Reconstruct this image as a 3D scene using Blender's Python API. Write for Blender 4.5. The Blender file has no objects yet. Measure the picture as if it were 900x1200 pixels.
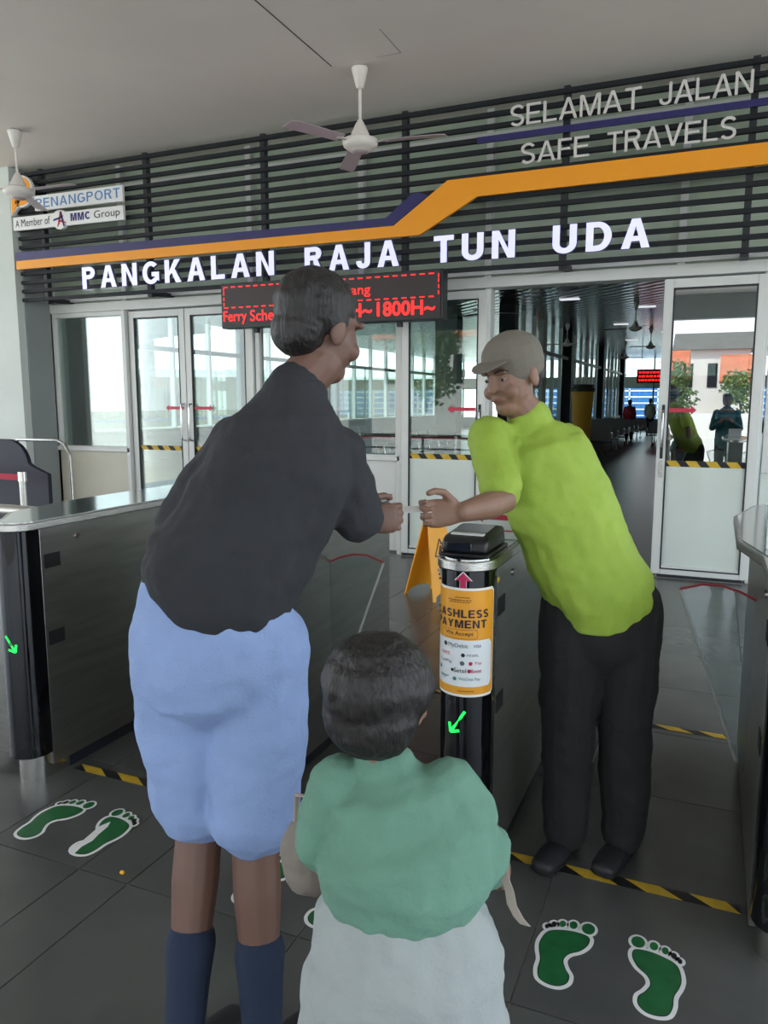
import bpy, bmesh, math, random
from mathutils import Vector, Matrix, Quaternion
V = Vector
random.seed(7)
SC = bpy.context.scene
COL = SC.collection

# ------------------------------------------------------------------ camera, world, sun, exposure
PITCH = math.atan(130 / 900); YAW = math.atan(390 / math.hypot(900, 130))
cd = bpy.data.cameras.new('camera'); cam = bpy.data.objects.new('camera', cd); COL.objects.link(cam)
cd.sensor_fit = 'VERTICAL'; cd.sensor_height = 36; cd.lens = 27
cd.clip_start = 0.05; cd.clip_end = 600
cam.location = (0, 0, 1.5)
cam.rotation_euler = (math.pi / 2 - PITCH, 0, YAW)
SC.camera = cam
SC.view_settings.view_transform = 'Standard'; SC.view_settings.look = 'None'
SC.view_settings.gamma = 1; SC.view_settings.exposure = 0.72
try: SC.view_settings.use_curve_mapping = False
except Exception: pass

world = bpy.data.worlds.new('sky'); SC.world = world; world.use_nodes = True
nt = world.node_tree; nt.nodes.clear()
wo = nt.nodes.new('ShaderNodeOutputWorld'); bg = nt.nodes.new('ShaderNodeBackground')
tc = nt.nodes.new('ShaderNodeTexCoord'); sp = nt.nodes.new('ShaderNodeSeparateXYZ'); rp = nt.nodes.new('ShaderNodeValToRGB')
nz = nt.nodes.new('ShaderNodeTexNoise'); nz.inputs['Scale'].default_value = 3; mx = nt.nodes.new('ShaderNodeMixRGB')
nt.links.new(tc.outputs['Generated'], sp.inputs[0]); nt.links.new(sp.outputs['Z'], rp.inputs[0])
rp.color_ramp.elements[0].color = (0.82, 0.88, 0.92, 1); rp.color_ramp.elements[1].color = (0.38, 0.55, 0.82, 1)
rp.color_ramp.elements[1].position = 0.9
nt.links.new(tc.outputs['Generated'], nz.inputs['Vector'])
mx.inputs[0].default_value = 0.35; mx.blend_type = 'SOFT_LIGHT'
nt.links.new(rp.outputs[0], mx.inputs[1]); nt.links.new(nz.outputs[0], mx.inputs[2])
nt.links.new(mx.outputs[0], bg.inputs[0]); bg.inputs[1].default_value = 2.6
nt.links.new(bg.outputs[0], wo.inputs[0])

sd = bpy.data.lights.new('sun', 'SUN'); sun = bpy.data.objects.new('sun', sd); COL.objects.link(sun)
sd.energy = 7.0; sd.angle = math.radians(1.5); sd.color = (1, .95, .87)
sun.rotation_euler = V((-0.45, 0.55, 1.15)).to_track_quat('Z', 'Y').to_euler()

# ------------------------------------------------------------------ materials
def lin(c):
    if isinstance(c, str):
        c = c.lstrip('#'); c = [int(c[i:i + 2], 16) / 255 for i in (0, 2, 4)]
        c = [x / 12.92 if x <= .04045 else ((x + .055) / 1.055) ** 2.4 for x in c]
    return (c[0], c[1], c[2], 1)
MATS = {}
def mat(name, col, rough=.5, metal=0., spec=.5, noise=0., nscale=8., bump=0., bscale=40., emit=None, es=1., coat=0., stretch=None):
    if name in MATS: return MATS[name]
    m = bpy.data.materials.new(name); m.use_nodes = True; n = m.node_tree; b = n.nodes['Principled BSDF']
    c = lin(col)
    b.inputs['Base Color'].default_value = c; b.inputs['Roughness'].default_value = rough
    b.inputs['Metallic'].default_value = metal; b.inputs['Specular IOR Level'].default_value = spec
    if coat: b.inputs['Coat Weight'].default_value = coat; b.inputs['Coat Roughness'].default_value = .06
    if emit is not None:
        b.inputs['Emission Color'].default_value = lin(emit); b.inputs['Emission Strength'].default_value = es
    if noise or bump:
        t = n.nodes.new('ShaderNodeTexCoord'); mp = n.nodes.new('ShaderNodeMapping')
        if stretch: mp.inputs['Scale'].default_value = stretch
        n.links.new(t.outputs['Object'], mp.inputs[0])
    if noise:
        a = n.nodes.new('ShaderNodeTexNoise'); a.inputs['Scale'].default_value = nscale; a.inputs['Detail'].default_value = 5
        n.links.new(mp.outputs[0], a.inputs['Vector'])
        r = n.nodes.new('ShaderNodeValToRGB')
        r.color_ramp.elements[0].position = .3; r.color_ramp.elements[1].position = .7
        r.color_ramp.elements[0].color = tuple(max(0, x * (1 - noise)) for x in c[:3]) + (1,)
        r.color_ramp.elements[1].color = tuple(min(1, x * (1 + noise)) for x in c[:3]) + (1,)
        n.links.new(a.outputs[0], r.inputs[0]); n.links.new(r.outputs[0], b.inputs['Base Color'])
    if bump:
        a = n.nodes.new('ShaderNodeTexNoise'); a.inputs['Scale'].default_value = bscale; a.inputs['Detail'].default_value = 4
        n.links.new(mp.outputs[0], a.inputs['Vector'])
        bp = n.nodes.new('ShaderNodeBump'); bp.inputs['Strength'].default_value = bump; bp.inputs['Distance'].default_value = .01
        n.links.new(a.outputs[0], bp.inputs['Height']); n.links.new(bp.outputs[0], b.inputs['Normal'])
    MATS[name] = m; return m

def glass(name, tint=(1, 1, 1), base=.08, tr=.92):
    """thin pane: transparent, with a Fresnel-like mirror reflection on top"""
    if name in MATS: return MATS[name]
    m = bpy.data.materials.new(name); m.use_nodes = True; n = m.node_tree; n.nodes.clear()
    o = n.nodes.new('ShaderNodeOutputMaterial'); t = n.nodes.new('ShaderNodeBsdfTransparent'); g = n.nodes.new('ShaderNodeBsdfGlossy')
    t.inputs[0].default_value = (tint[0] * tr, tint[1] * tr, tint[2] * tr, 1); g.inputs['Roughness'].default_value = 0.0
    g.inputs[0].default_value = (1, 1, 1, 1)
    l = n.nodes.new('ShaderNodeLayerWeight'); l.inputs[0].default_value = .35
    ma = n.nodes.new('ShaderNodeMath'); ma.operation = 'MULTIPLY_ADD'; ma.inputs[1].default_value = .55; ma.inputs[2].default_value = base
    n.links.new(l.outputs['Fresnel'], ma.inputs[0]); ma.use_clamp = True
    x = n.nodes.new('ShaderNodeMixShader'); n.links.new(ma.outputs[0], x.inputs[0]); n.links.new(t.outputs[0], x.inputs[1]); n.links.new(g.outputs[0], x.inputs[2])
    n.links.new(x.outputs[0], o.inputs[0]); MATS[name] = m; return m

M = dict(
    ceil=mat('ceiling_paint', '#e2dad3', .75, noise=.06, nscale=.7, bump=.05, bscale=60),
    wall=mat('wall_paint', '#c9cfca', .7, noise=.05, nscale=1.5, bump=.05),
    greywall=mat('grey_paint', '#8d9291', .6, noise=.05, nscale=2),
    tile=mat('floor_tile', '#535553', .26, spec=.55, noise=.22, nscale=2.2, bump=.08, bscale=14),
    grout=mat('grout', '#a3a29b', .9),
    hallfloor=mat('hall_floor', '#45474a', .3, noise=.12, nscale=1.2),
    alu=mat('white_aluminium', '#d6d8d4', .35, noise=.03, nscale=3),
    cream=mat('cream_panel', '#cdc9b8', .45, noise=.06, nscale=2),
    pale=mat('pale_glass_panel', '#d5ded6', .08, noise=.04, nscale=2, coat=.4),
    slat=mat('dark_slat', '#1e2125', .6, spec=.25, noise=.12, nscale=5),
    dark=mat('dark_post', '#1d2026', .5),
    upper=mat('upper_glazing', '#b5c4b0', .12, noise=.12, nscale=.8, spec=.8, coat=.6),  # opaque panes; daylight reflected and seen through glass is put into this pale green
    orange=mat('orange_vinyl', '#f09a14', .4, noise=.03, nscale=2),
    navy=mat('navy_vinyl', '#28265e', .35),
    steel=mat('brushed_steel', '#b8b7b2', .27, metal=1, noise=.08, nscale=6, bump=.15, bscale=60, stretch=(1, 1, 12)),
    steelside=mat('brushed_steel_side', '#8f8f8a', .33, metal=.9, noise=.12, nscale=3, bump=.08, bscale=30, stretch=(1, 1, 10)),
    mirror=mat('polished_steel', '#c4c6c6', .1, metal=1),
    chrome=mat('chrome', '#d8d6d0', .18, metal=1, bump=.1, bscale=30, stretch=(8, 8, .5)),
    acrylic=mat('black_acrylic', '#08080b', .08, coat=.5),
    blackp=mat('black_plastic', '#16171a', .38),
    rubber=mat('black_rubber', '#0d0d0e', .8),
    white=mat('white_vinyl', '#e6e6e4', .5),
    whitemetal=mat('white_enamel', '#dcd6cf', .3, noise=.03),
    blade=mat('fan_blade_paint', '#b4a8ac', .4),
    green=mat('green_vinyl', '#1d6336', .45, noise=.3, nscale=14),
    yellow=mat('yellow_tape', '#c9a62c', .55, noise=.15, nscale=20),
    tapeblack=mat('black_tape', '#17181a', .6),
    cone=mat('yellow_sign_plastic', '#f2a71a', .4, noise=.05),
    coned=mat('sign_print_dark', '#40260c', .5),
    red=mat('red_vinyl', '#c5304a', .45),
    belt=mat('red_belt', '#b92b45', .7),
    letter=mat('lit_letter_face', '#dcdcff', .4, emit='#bdbdf8', es=.42),
    letterside=mat('letter_side', '#5a5d68', .4),
    grayletter=mat('grey_letter', '#cfcac6', .4, noise=.04),
    led=mat('led_red', '#ff2010', .5, emit='#ff1c1c', es=1.6),
    ledboard=mat('led_board_face', '#2a1c1d', .35, bump=.3, bscale=300),
    ledgreen=mat('led_green', '#20ff60', .5, emit='#16e048', es=1.1),
    ledrim=mat('led_red_line', '#7d2a38', .4, emit='#ff3048', es=.03),
    blue=mat('logo_blue', '#4a82bd', .4), ink=mat('black_ink', '#1c1a22', .5), navyink=mat('navy_ink', '#27266e', .5),
    posteror=mat('poster_orange', '#e39d2e', .35), posterw=mat('poster_white', '#dfe4e6', .35), postergrey=mat('poster_grey', '#5b6166', .4),
    magenta=mat('poster_magenta', '#b3184d', .4), teal=mat('poster_teal', '#3f8076', .4), posterbr=mat('poster_brown', '#8a5a20', .4),
    screen=mat('navy_board', '#15182a', .55),
    skin=mat('skin', '#80604f', .55, noise=.06, nscale=12), skind=mat('skin_dark', '#694c40', .55, noise=.06, nscale=12),
    hair=mat('black_hair', '#1b1716', .55, bump=.8, bscale=90, stretch=(1, 1, .3)),
    eye=mat('eye_dark', '#120d0b', .2), eyew=mat('eye_white', '#8c8078', .3), lip=mat('lip', '#7c4a40', .5),
    shirt=mat('charcoal_cotton', '#28292d', .9, noise=.1, nscale=10, bump=.2, bscale=160),
    shorts=mat('light_blue_cotton', '#869cc6', .9, noise=.06, nscale=8, bump=.25, bscale=140),
    sock=mat('navy_knit', '#1d2a40', .9, bump=.3, bscale=200),
    lime=mat('lime_polyester', '#8fa93c', .75, noise=.05, nscale=6, bump=.15, bscale=140),
    trouser=mat('black_twill', '#191a1a', .9, noise=.1, bump=.2, bscale=140),
    cap=mat('grey_cap', '#6b665c', .85, bump=.2, bscale=150),
    childgreen=mat('sea_green_cotton', '#628a78', .9, noise=.06, nscale=8, bump=.2, bscale=140),
    childwhite=mat('pale_grey_cotton', '#989e9d', .9, noise=.04, nscale=8, bump=.2, bscale=140),
    strap=mat('beige_webbing', '#9d9388', .85), bag=mat('grey_beige_bag', '#7d756c', .85, noise=.1),
    shoe=mat('dark_shoe', '#202024', .6),
    tealj=mat('teal_jacket', '#1f5358', .8, noise=.08), redj=mat('red_jacket', '#b02a3c', .8), paper=mat('paper', '#d8d8d4', .6),
    hallceil=mat('hall_ceiling_metal', '#6d6f70', .22, metal=.7),
    concrete=mat('concrete', '#5f5e57', .85, noise=.12, nscale=1.5), pale_concrete=mat('pale_concrete', '#b9b6ab', .9, noise=.12, nscale=.5),
    creamw=mat('cream_render', '#74765e', .85, noise=.08, nscale=.6), whitew=mat('white_render', '#d8d8d2', .8),
    roof=mat('orange_roof', '#b0603c', .8, noise=.15, nscale=1), leaf=mat('foliage', '#5f7442', .8, noise=.35, nscale=3),
    bark=mat('bark', '#55483c', .9), bluew=mat('blue_cladding', '#2f6fb4', .6), cupy=mat('kiosk_yellow', '#e0a21c', .5), cupb=mat('kiosk_black', '#1b1a18', .5),
    lamp=mat('ceiling_light', '#ffffff', .5, emit='#f2f4ff', es=.5),
    g=glass('window_glass', (.93, 1, .97), .03), gr=glass('tinted_leaf_glass', (.35, .4, .38), .30, .7), gf=glass('flap_glass', (.93, .97, .97), .05, .95),
    seat=mat('perforated_steel', '#a4a7a8', .35, metal=.7),
)
# hall ceiling: fine metal strips running across
def strips(m, scale, strength):
    n = m.node_tree; b = n.nodes['Principled BSDF']
    t = n.nodes.new('ShaderNodeTexCoord'); w = n.nodes.new('ShaderNodeTexWave'); w.inputs['Scale'].default_value = scale
    w.bands_direction = 'DIAGONAL'
    n.links.new(t.outputs['Object'], w.inputs['Vector']); bp = n.nodes.new('ShaderNodeBump'); bp.inputs['Strength'].default_value = strength
    bp.inputs['Distance'].default_value = .02
    n.links.new(w.outputs[0], bp.inputs['Height']); n.links.new(bp.outputs[0], b.inputs['Normal'])
strips(M['hallceil'], 1.6, .5)

# ------------------------------------------------------------------ object helpers
ORG = {}
def tag(o, label=None, cat=None, group=None, kind=None):
    if label: o['label'] = label
    if cat: o['category'] = cat
    if group: o['group'] = group
    if kind: o['kind'] = kind
    return o
def thing(name, label, cat, loc=(0, 0, 0), group=None, kind=None):
    o = bpy.data.objects.new(name, None); COL.objects.link(o); o.location = loc; o.empty_display_size = .05
    ORG[o.name] = V(loc); return tag(o, label, cat, group, kind)
def org(p): return ORG.get(p.name, V((0, 0, 0))) if p is not None else V((0, 0, 0))

class MB:
    def __init__(s): s.v = []; s.f = []; s.mi = []; s.cur = 0
    def add(s, vs, fs):
        b = len(s.v); s.v += [tuple(v) for v in vs]; s.f += [tuple(b + i for i in f) for f in fs]; s.mi += [s.cur] * len(fs); return s
    def box(s, x0, x1, y0, y1, z0, z1):
        vs = [(x, y, z) for z in (z0, z1) for y in (y0, y1) for x in (x0, x1)]
        return s.add(vs, [(0, 2, 3, 1), (4, 5, 7, 6), (0, 1, 5, 4), (2, 6, 7, 3), (0, 4, 6, 2), (1, 3, 7, 5)])
    def rbox(s, c, size, mtx):
        x, y, z = [a / 2 for a in size]; c = V(c)
        vs = [c + mtx @ V((i * x, j * y, k * z)) for k in (-1, 1) for j in (-1, 1) for i in (-1, 1)]
        return s.add(vs, [(0, 2, 3, 1), (4, 5, 7, 6), (0, 1, 5, 4), (2, 6, 7, 3), (0, 4, 6, 2), (1, 3, 7, 5)])
    def cyl(s, p0, p1, r0, r1=None, n=16):
        r1 = r0 if r1 is None else r1; p0 = V(p0); p1 = V(p1); d = (p1 - p0).normalized()
        a = d.orthogonal().normalized(); b = d.cross(a)
        vs = []
        for p, r in ((p0, r0), (p1, r1)):
            vs += [p + (a * math.cos(2 * math.pi * i / n) + b * math.sin(2 * math.pi * i / n)) * r for i in range(n)]
        fs = [(i, (i + 1) % n, n + (i + 1) % n, n + i) for i in range(n)] + [tuple(range(n - 1, -1, -1)), tuple(range(n, 2 * n))]
        return s.add(vs, fs)
    def tube(s, pts, r, n=10):
        pts = [V(p) for p in pts]; rings = []; up = None
        for i, p in enumerate(pts):
            t = (pts[min(i + 1, len(pts) - 1)] - pts[max(i - 1, 0)]).normalized()
            a = t.orthogonal().normalized() if up is None else (up - t * up.dot(t)).normalized()
            up = a; b = t.cross(a)
            rings.append([p + (a * math.cos(2 * math.pi * k / n) + b * math.sin(2 * math.pi * k / n)) * r for k in range(n)])
        vs = [v for rg in rings for v in rg]; fs = []
        for i in range(len(pts) - 1):
            for k in range(n): fs.append((i * n + k, i * n + (k + 1) % n, (i + 1) * n + (k + 1) % n, (i + 1) * n + k))
        fs += [tuple(range(n - 1, -1, -1)), tuple(range((len(pts) - 1) * n, len(pts) * n))]
        return s.add(vs, fs)
    def lathe(s, prof, c, n=32):
        c = V(c); vs = []; fs = []
        for r, z in prof:
            vs += [c + V((r * math.cos(2 * math.pi * i / n), r * math.sin(2 * math.pi * i / n), z)) for i in range(n)]
        for j in range(len(prof) - 1):
            for i in range(n): fs.append((j * n + i, j * n + (i + 1) % n, (j + 1) * n + (i + 1) % n, (j + 1) * n + i))
        fs += [tuple(range(n - 1, -1, -1)), tuple(range((len(prof) - 1) * n, len(prof) * n))]
        return s.add(vs, fs)
    def prism(s, poly, f0, f1):
        """poly: 2D points; f0/f1 map (a,b) to the two end faces"""
        n = len(poly); vs = [f0(*p) for p in poly] + [f1(*p) for p in poly]
        return s.add(vs, [(i, (i + 1) % n, n + (i + 1) % n, n + i) for i in range(n)] + [tuple(range(n - 1, -1, -1)), tuple(range(n, 2 * n))])
    def zprism(s, poly, z0, z1): return s.prism(poly, lambda a, b: (a, b, z0), lambda a, b: (a, b, z1))
    def yprism(s, poly, y0, y1): return s.prism(poly, lambda a, b: (a, y0, b), lambda a, b: (a, y1, b))
    def xprism(s, poly, x0, x1): return s.prism(poly, lambda a, b: (x0, a, b), lambda a, b: (x1, a, b))
    def obj(s, name, m, parent=None, label=None, smooth=False, bevel=0, seg=2, fixn=True, kind=None):
        o_ = org(parent); me = bpy.data.meshes.new(name)
        me.from_pydata([tuple(V(v) - o_) for v in s.v], [], s.f)
        ms = m if isinstance(m, (list, tuple)) else [m]
        for x in ms: me.materials.append(x)
        for p, k in zip(me.polygons, s.mi): p.material_index = k
        if fixn:
            bm = bmesh.new(); bm.from_mesh(me); bmesh.ops.recalc_face_normals(bm, faces=bm.faces); bm.to_mesh(me); bm.free()
        if smooth: me.shade_smooth()
        o = bpy.data.objects.new(name, me); COL.objects.link(o)
        if parent is not None: o.parent = parent; ORG[o.name] = o_
        else: ORG[o.name] = V((0, 0, 0))
        if bevel:
            b = o.modifiers.new('bevel', 'BEVEL'); b.width = bevel; b.segments = seg; b.limit_method = 'ANGLE'; b.angle_limit = math.radians(40)
            me.shade_smooth()
            try: me.set_sharp_from_angle(angle=math.radians(40))
            except Exception: pass
        elif smooth:
            try: me.set_sharp_from_angle(angle=math.radians(45))
            except Exception: pass
        if label: o['label'] = label
        if kind: o['kind'] = kind
        return o
def struct(name, mb, m, parent=None, **k):
    o = mb.obj(name, m, parent, **k)
    if parent is None: o['kind'] = 'structure'
    return o
def copy_tree(o, parent=None):
    c = o.copy(); COL.objects.link(c)
    if parent is not None: c.parent = parent
    for ch in list(o.children): copy_tree(ch, c)
    return c
def box1(name, b, m, parent=None, **k): return MB().box(*b).obj(name, m, parent, **k)

def text_geo(s, width=None, height=None, extrude=0., bold=0., space=1.):
    cu = bpy.data.curves.new('t', 'FONT'); cu.body = s; cu.size = 1; cu.offset = bold; cu.extrude = .5 if extrude else 0; cu.space_character = space
    cu.resolution_u = 4
    o = bpy.data.objects.new('t', cu); COL.objects.link(o)
    dg = bpy.context.evaluated_depsgraph_get(); me = bpy.data.meshes.new_from_object(o.evaluated_get(dg))
    bpy.data.objects.remove(o); bpy.data.curves.remove(cu)
    bm = bmesh.new(); bm.from_mesh(me); bmesh.ops.remove_doubles(bm, verts=bm.verts, dist=1e-4)
    bm.verts.ensure_lookup_table(); bm.verts.index_update()
    vs = [v.co.copy() for v in bm.verts]; fs = [tuple(v.index for v in f.verts) for f in bm.faces]
    bm.free(); bpy.data.meshes.remove(me)
    x0 = min(v.x for v in vs); x1 = max(v.x for v in vs); y0 = min(v.y for v in vs); y1 = max(v.y for v in vs)
    sy = height / (y1 - y0) if height else None; sx = width / (x1 - x0) if width else None
    if sy is None: sy = sx
    if sx is None: sx = sy
    vs = [V(((v.x - x0) * sx, (v.y - y0) * sy, v.z * 2 * extrude)) for v in vs]
    return vs, fs
def islands(vs, fs):
    par = list(range(len(vs)))
    def fd(a):
        while par[a] != a: par[a] = par[par[a]]; a = par[a]
        return a
    for f in fs:
        for k in f[1:]:
            a, b = fd(f[0]), fd(k)
            if a != b: par[a] = b
    g = {}
    for f in fs: g.setdefault(fd(f[0]), []).append(f)
    out = []
    for fl in g.values():
        ids = sorted({i for f in fl for i in f}); mp = {i: k for k, i in enumerate(ids)}
        out.append(([vs[i] for i in ids], [tuple(mp[i] for i in f) for f in fl]))
    out.sort(key=lambda q: sum(v.x for v in q[0]) / len(q[0]))
    return out
def text_on(s, name, m, parent, fn, width=None, height=None, bold=0., extrude=0., space=1.):
    vs, fs = text_geo(s, width, height, extrude, bold, space)
    mb = MB().add([fn(v.x, v.y, v.z) for v in vs], fs)
    return mb.obj(name, m, parent, fixn=bool(extrude))
# upright sans-serif capitals built as outlines (loops in units of the cap height), t = stroke
def glyph(c, t):
    A = lambda cx_, cy_, rx, ry, a0, a1, n=12: [(cx_ + rx * math.cos(math.radians(a0 + (a1 - a0) * i / n)), cy_ + ry * math.sin(math.radians(a0 + (a1 - a0) * i / n))) for i in range(n + 1)]
    h = t / 2; q = t * .92
    if c == 'L': return .58, [[(0, 0), (.58, 0), (.58, q), (t, q), (t, 1), (0, 1)]]
    if c == 'T': m = .33; return .66, [[(m - h, 0), (m + h, 0), (m + h, 1 - q), (.66, 1 - q), (.66, 1), (0, 1), (0, 1 - q), (m - h, 1 - q)]]
    if c == 'E': return .64, [[(0, 0), (.64, 0), (.64, q), (t, q), (t, .5 - q / 2 + .02), (.58, .5 - q / 2 + .02), (.58, .5 + q / 2 + .02), (t, .5 + q / 2 + .02), (t, 1 - q), (.63, 1 - q), (.63, 1), (0, 1)]]
    if c == 'F': return .58, [[(0, 0), (t, 0), (t, .5 - q / 2), (.53, .5 - q / 2), (.53, .5 + q / 2), (t, .5 + q / 2), (t, 1 - q), (.58, 1 - q), (.58, 1), (0, 1)]]
    if c == 'N': return .72, [[(0, 0), (t, 0), (t, 1 - 1.55 * t), (.72 - t * 1.05, 0), (.72, 0), (.72, 1), (.72 - t, 1), (.72 - t, 1.55 * t), (t * 1.05, 1), (0, 1)]]
    if c == 'M': w = .86; return w, [[(0, 0), (t * .92, 0), (t * .92, 1 - 1.4 * t), (w / 2 - t * .45, 0), (w / 2 + t * .45, 0), (w - t * .92, 1 - 1.4 * t), (w - t * .92, 0), (w, 0), (w, 1), (w - t * 1.35, 1), (w / 2, 1.5 * t), (t * 1.35, 1), (0, 1)]]
    if c == 'V': w = .74; return w, [[(w / 2 - t * .55, 0), (w / 2 + t * .55, 0), (w, 1), (w - t * 1.08, 1), (w / 2, 1.5 * t), (t * 1.08, 1), (0, 1)]]
    if c == 'A':
        w = .78; x = lambda y, o: w / 2 - t * .55 + 0 if 0 else None
        b0, b1 = .24, .24 + q * .9; L_ = lambda y: (w / 2 - t * .55) * y; I = lambda y: t * 1.08 + (w / 2 - t * 1.08) * (y / (1 - 1.25 * t))
        return w, [[(0, 0), (t * 1.08, 0), (I(b0), b0), (w - I(b0), b0), (w - t * 1.08, 0), (w, 0), (w / 2 + t * .55, 1), (w / 2 - t * .55, 1)], [(I(b1), b1), (w - I(b1), b1), (w / 2, 1 - 1.25 * t)]]
    if c == 'K': return .74, [[(0, 0), (t, 0), (t, .30), (.20 + t * .55, .43), (.74 - t * 1.2, 0), (.74, 0), (.34 + t * .55, .60), (.71, 1), (.71 - t * 1.25, 1), (t, .52), (t, 1), (0, 1)]]
    if c in 'PR':
        w = .64 if c == 'P' else .68; r = .28 if c == 'P' else .265; y0 = 1 - 2 * r; xr = w - r - (.02 if c == 'R' else 0)
        if c == 'P': o = [(0, 0), (t, 0), (t, y0), (xr, y0)] + A(xr, 1 - r, r, r, -90, 90) + [(0, 1)]
        else: o = [(0, 0), (t, 0), (t, y0 - 0), (.33, y0), (.68 - t * 1.15, 0), (.70, 0), (.50, y0 + .03)] + A(xr, 1 - r, r, r, -62, 90) + [(0, 1)]
        return w, [o, [(t, y0 + q), (xr, y0 + q)] + A(xr, 1 - r, r - t, r - q, -90, 90) + [(t, 1 - q)]]
    if c == 'D': w = .72; r = .40; return w, [[(0, 0), (w - r, 0)] + A(w - r, .5, r, .5, -90, 90, 20) + [(0, 1)], [(t, q), (w - r, q)] + A(w - r, .5, r - t, .5 - q, -90, 90, 20) + [(t, 1 - q)]]
    if c == 'U': w = .70; r = .35; return w, [A(r, r, r, r, 180, 360, 20) + [(w, 1), (w - t, 1)] + A(r, r, r - t, r - q, 360, 180, 20) + [(t, 1), (0, 1)]]
    if c == 'J': w = .52; r = .26; return w, [A(r, r, r, r, 180, 360, 16) + [(w, 1), (w - t, 1)] + A(r, r, r - t, r - q, 360, 180, 16) + [(t, r + .04), (0, r + .04)]]
    if c == 'G':
        r = .39; cx_ = r; o = A(cx_, .5, r, .5, 42, 318, 30) + [(.76, .12), (.76, .53), (.42, .53), (.42, .53 - q), (.76 - t, .53 - q), (.76 - t, .24)] + A(cx_, .5, r - t, .5 - q, 312, 48, 30)
        return .76, [o]
    if c == 'S':
        w = .62; rx = w / 2 - h; ry = .25 - h / 2 + .0; pts = A(w / 2, .75 - h / 4, rx, ry, 25, 180, 12) + A(w / 2, .75 - h / 4, rx, ry, 180, 262, 6) + A(w / 2, .25 + h / 4, rx, ry, 82, 0, 6)[0:] + A(w / 2, .25 + h / 4, rx, ry, 0, -155, 12)
        cl = [pts[0]]
        for p in pts[1:]:
            if math.hypot(p[0] - cl[-1][0], p[1] - cl[-1][1]) > .02: cl.append(p)
        L_, R_ = [], []
        for i, p in enumerate(cl):
            a = V(cl[max(i - 1, 0)]); b = V(cl[min(i + 1, len(cl) - 1)]); d = (b - a).normalized(); L_.append((p[0] - d.y * h, p[1] + d.x * h)); R_.append((p[0] + d.y * h, p[1] - d.x * h))
        return w, [L_ + R_[::-1]]
    if c == 'O': return .80, [A(.40, .5, .40, .5, 0, 360, 32)[:-1], A(.40, .5, .40 - t, .5 - q, 0, 360, 32)[:-1]]
    if c == 'C': return .74, [A(.39, .5, .39, .5, 42, 318, 30) + A(.39, .5, .39 - t, .5 - q, 312, 48, 30)]
    if c == 'H': return .70, [[(0, 0), (t, 0), (t, .5 - h), (.70 - t, .5 - h), (.70 - t, 0), (.70, 0), (.70, 1), (.70 - t, 1), (.70 - t, .5 + h), (t, .5 + h), (t, 1), (0, 1)]]
    if c == 'Y': return .72, [[(.36 - h, 0), (.36 + h, 0), (.36 + h, .42), (.72, 1), (.72 - t * 1.15, 1), (.36, .42 + t * 1.1), (t * 1.15, 1), (0, 1), (.36 - h, .42)]]
    if c == 'I': return t, [[(0, 0), (t, 0), (t, 1), (0, 1)]]
    return .3, []
def loops_geo(loops, depth):
    cu = bpy.data.curves.new('g', 'CURVE'); cu.dimensions = '2D'; cu.fill_mode = 'BOTH'; cu.extrude = .5 * depth
    for lp in loops:
        s_ = cu.splines.new('POLY'); s_.points.add(len(lp) - 1); s_.use_cyclic_u = True
        for p, a in zip(s_.points, lp): p.co = (a[0], a[1], 0, 1)
    o = bpy.data.objects.new('g', cu); COL.objects.link(o)
    dg = bpy.context.evaluated_depsgraph_get(); me = bpy.data.meshes.new_from_object(o.evaluated_get(dg))
    bpy.data.objects.remove(o); bpy.data.curves.remove(cu)
    bm = bmesh.new(); bm.from_mesh(me); bmesh.ops.remove_doubles(bm, verts=bm.verts, dist=1e-5); bm.verts.index_update()
    vs = [v.co.copy() for v in bm.verts]; fs = [tuple(v.index for v in f.verts) for f in bm.faces]; bm.free(); bpy.data.meshes.remove(me)
    return vs, fs
def caps_on(s_, name, m, parent, fn, width, height, stroke=.16, gap=.2):
    gs = [glyph(c, stroke) if c != ' ' else (.25, []) for c in s_]; tot = sum(g[0] for g in gs) + gap * (len(gs) - 1); k = width / tot; x = 0; mb = MB()
    for w, lp in gs:
        if lp:
            vs, fs = loops_geo([[(a * k, b * height) for a, b in l] for l in lp], 0)
            mb.add([fn(x + v.x, v.y, 0) for v in vs], fs)
        x += (w + gap) * k
    return mb.obj(name, m, parent, fixn=False)
def letters3d(word, parent, x0, x1, z0, h, y, depth, mats, stroke=.2, gap=.22):
    gs = [glyph(c, stroke) for c in word]; tot = sum(g[0] for g in gs) + gap * (len(gs) - 1); k = (x1 - x0) / tot; x = x0
    for (w, lp), c in zip(gs, word):
        vs, fs = loops_geo([[(a * k, b * h) for a, b in l] for l in lp], depth)
        o = MB().add([(x + v.x, y - v.z, z0 + v.y) for v in vs], fs).obj('letter', mats, parent)
        if len(mats) > 1:
            for p in o.data.polygons: p.material_index = 0 if abs(p.normal.y) > .7 else 1
        x += (w + gap) * k

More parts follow.
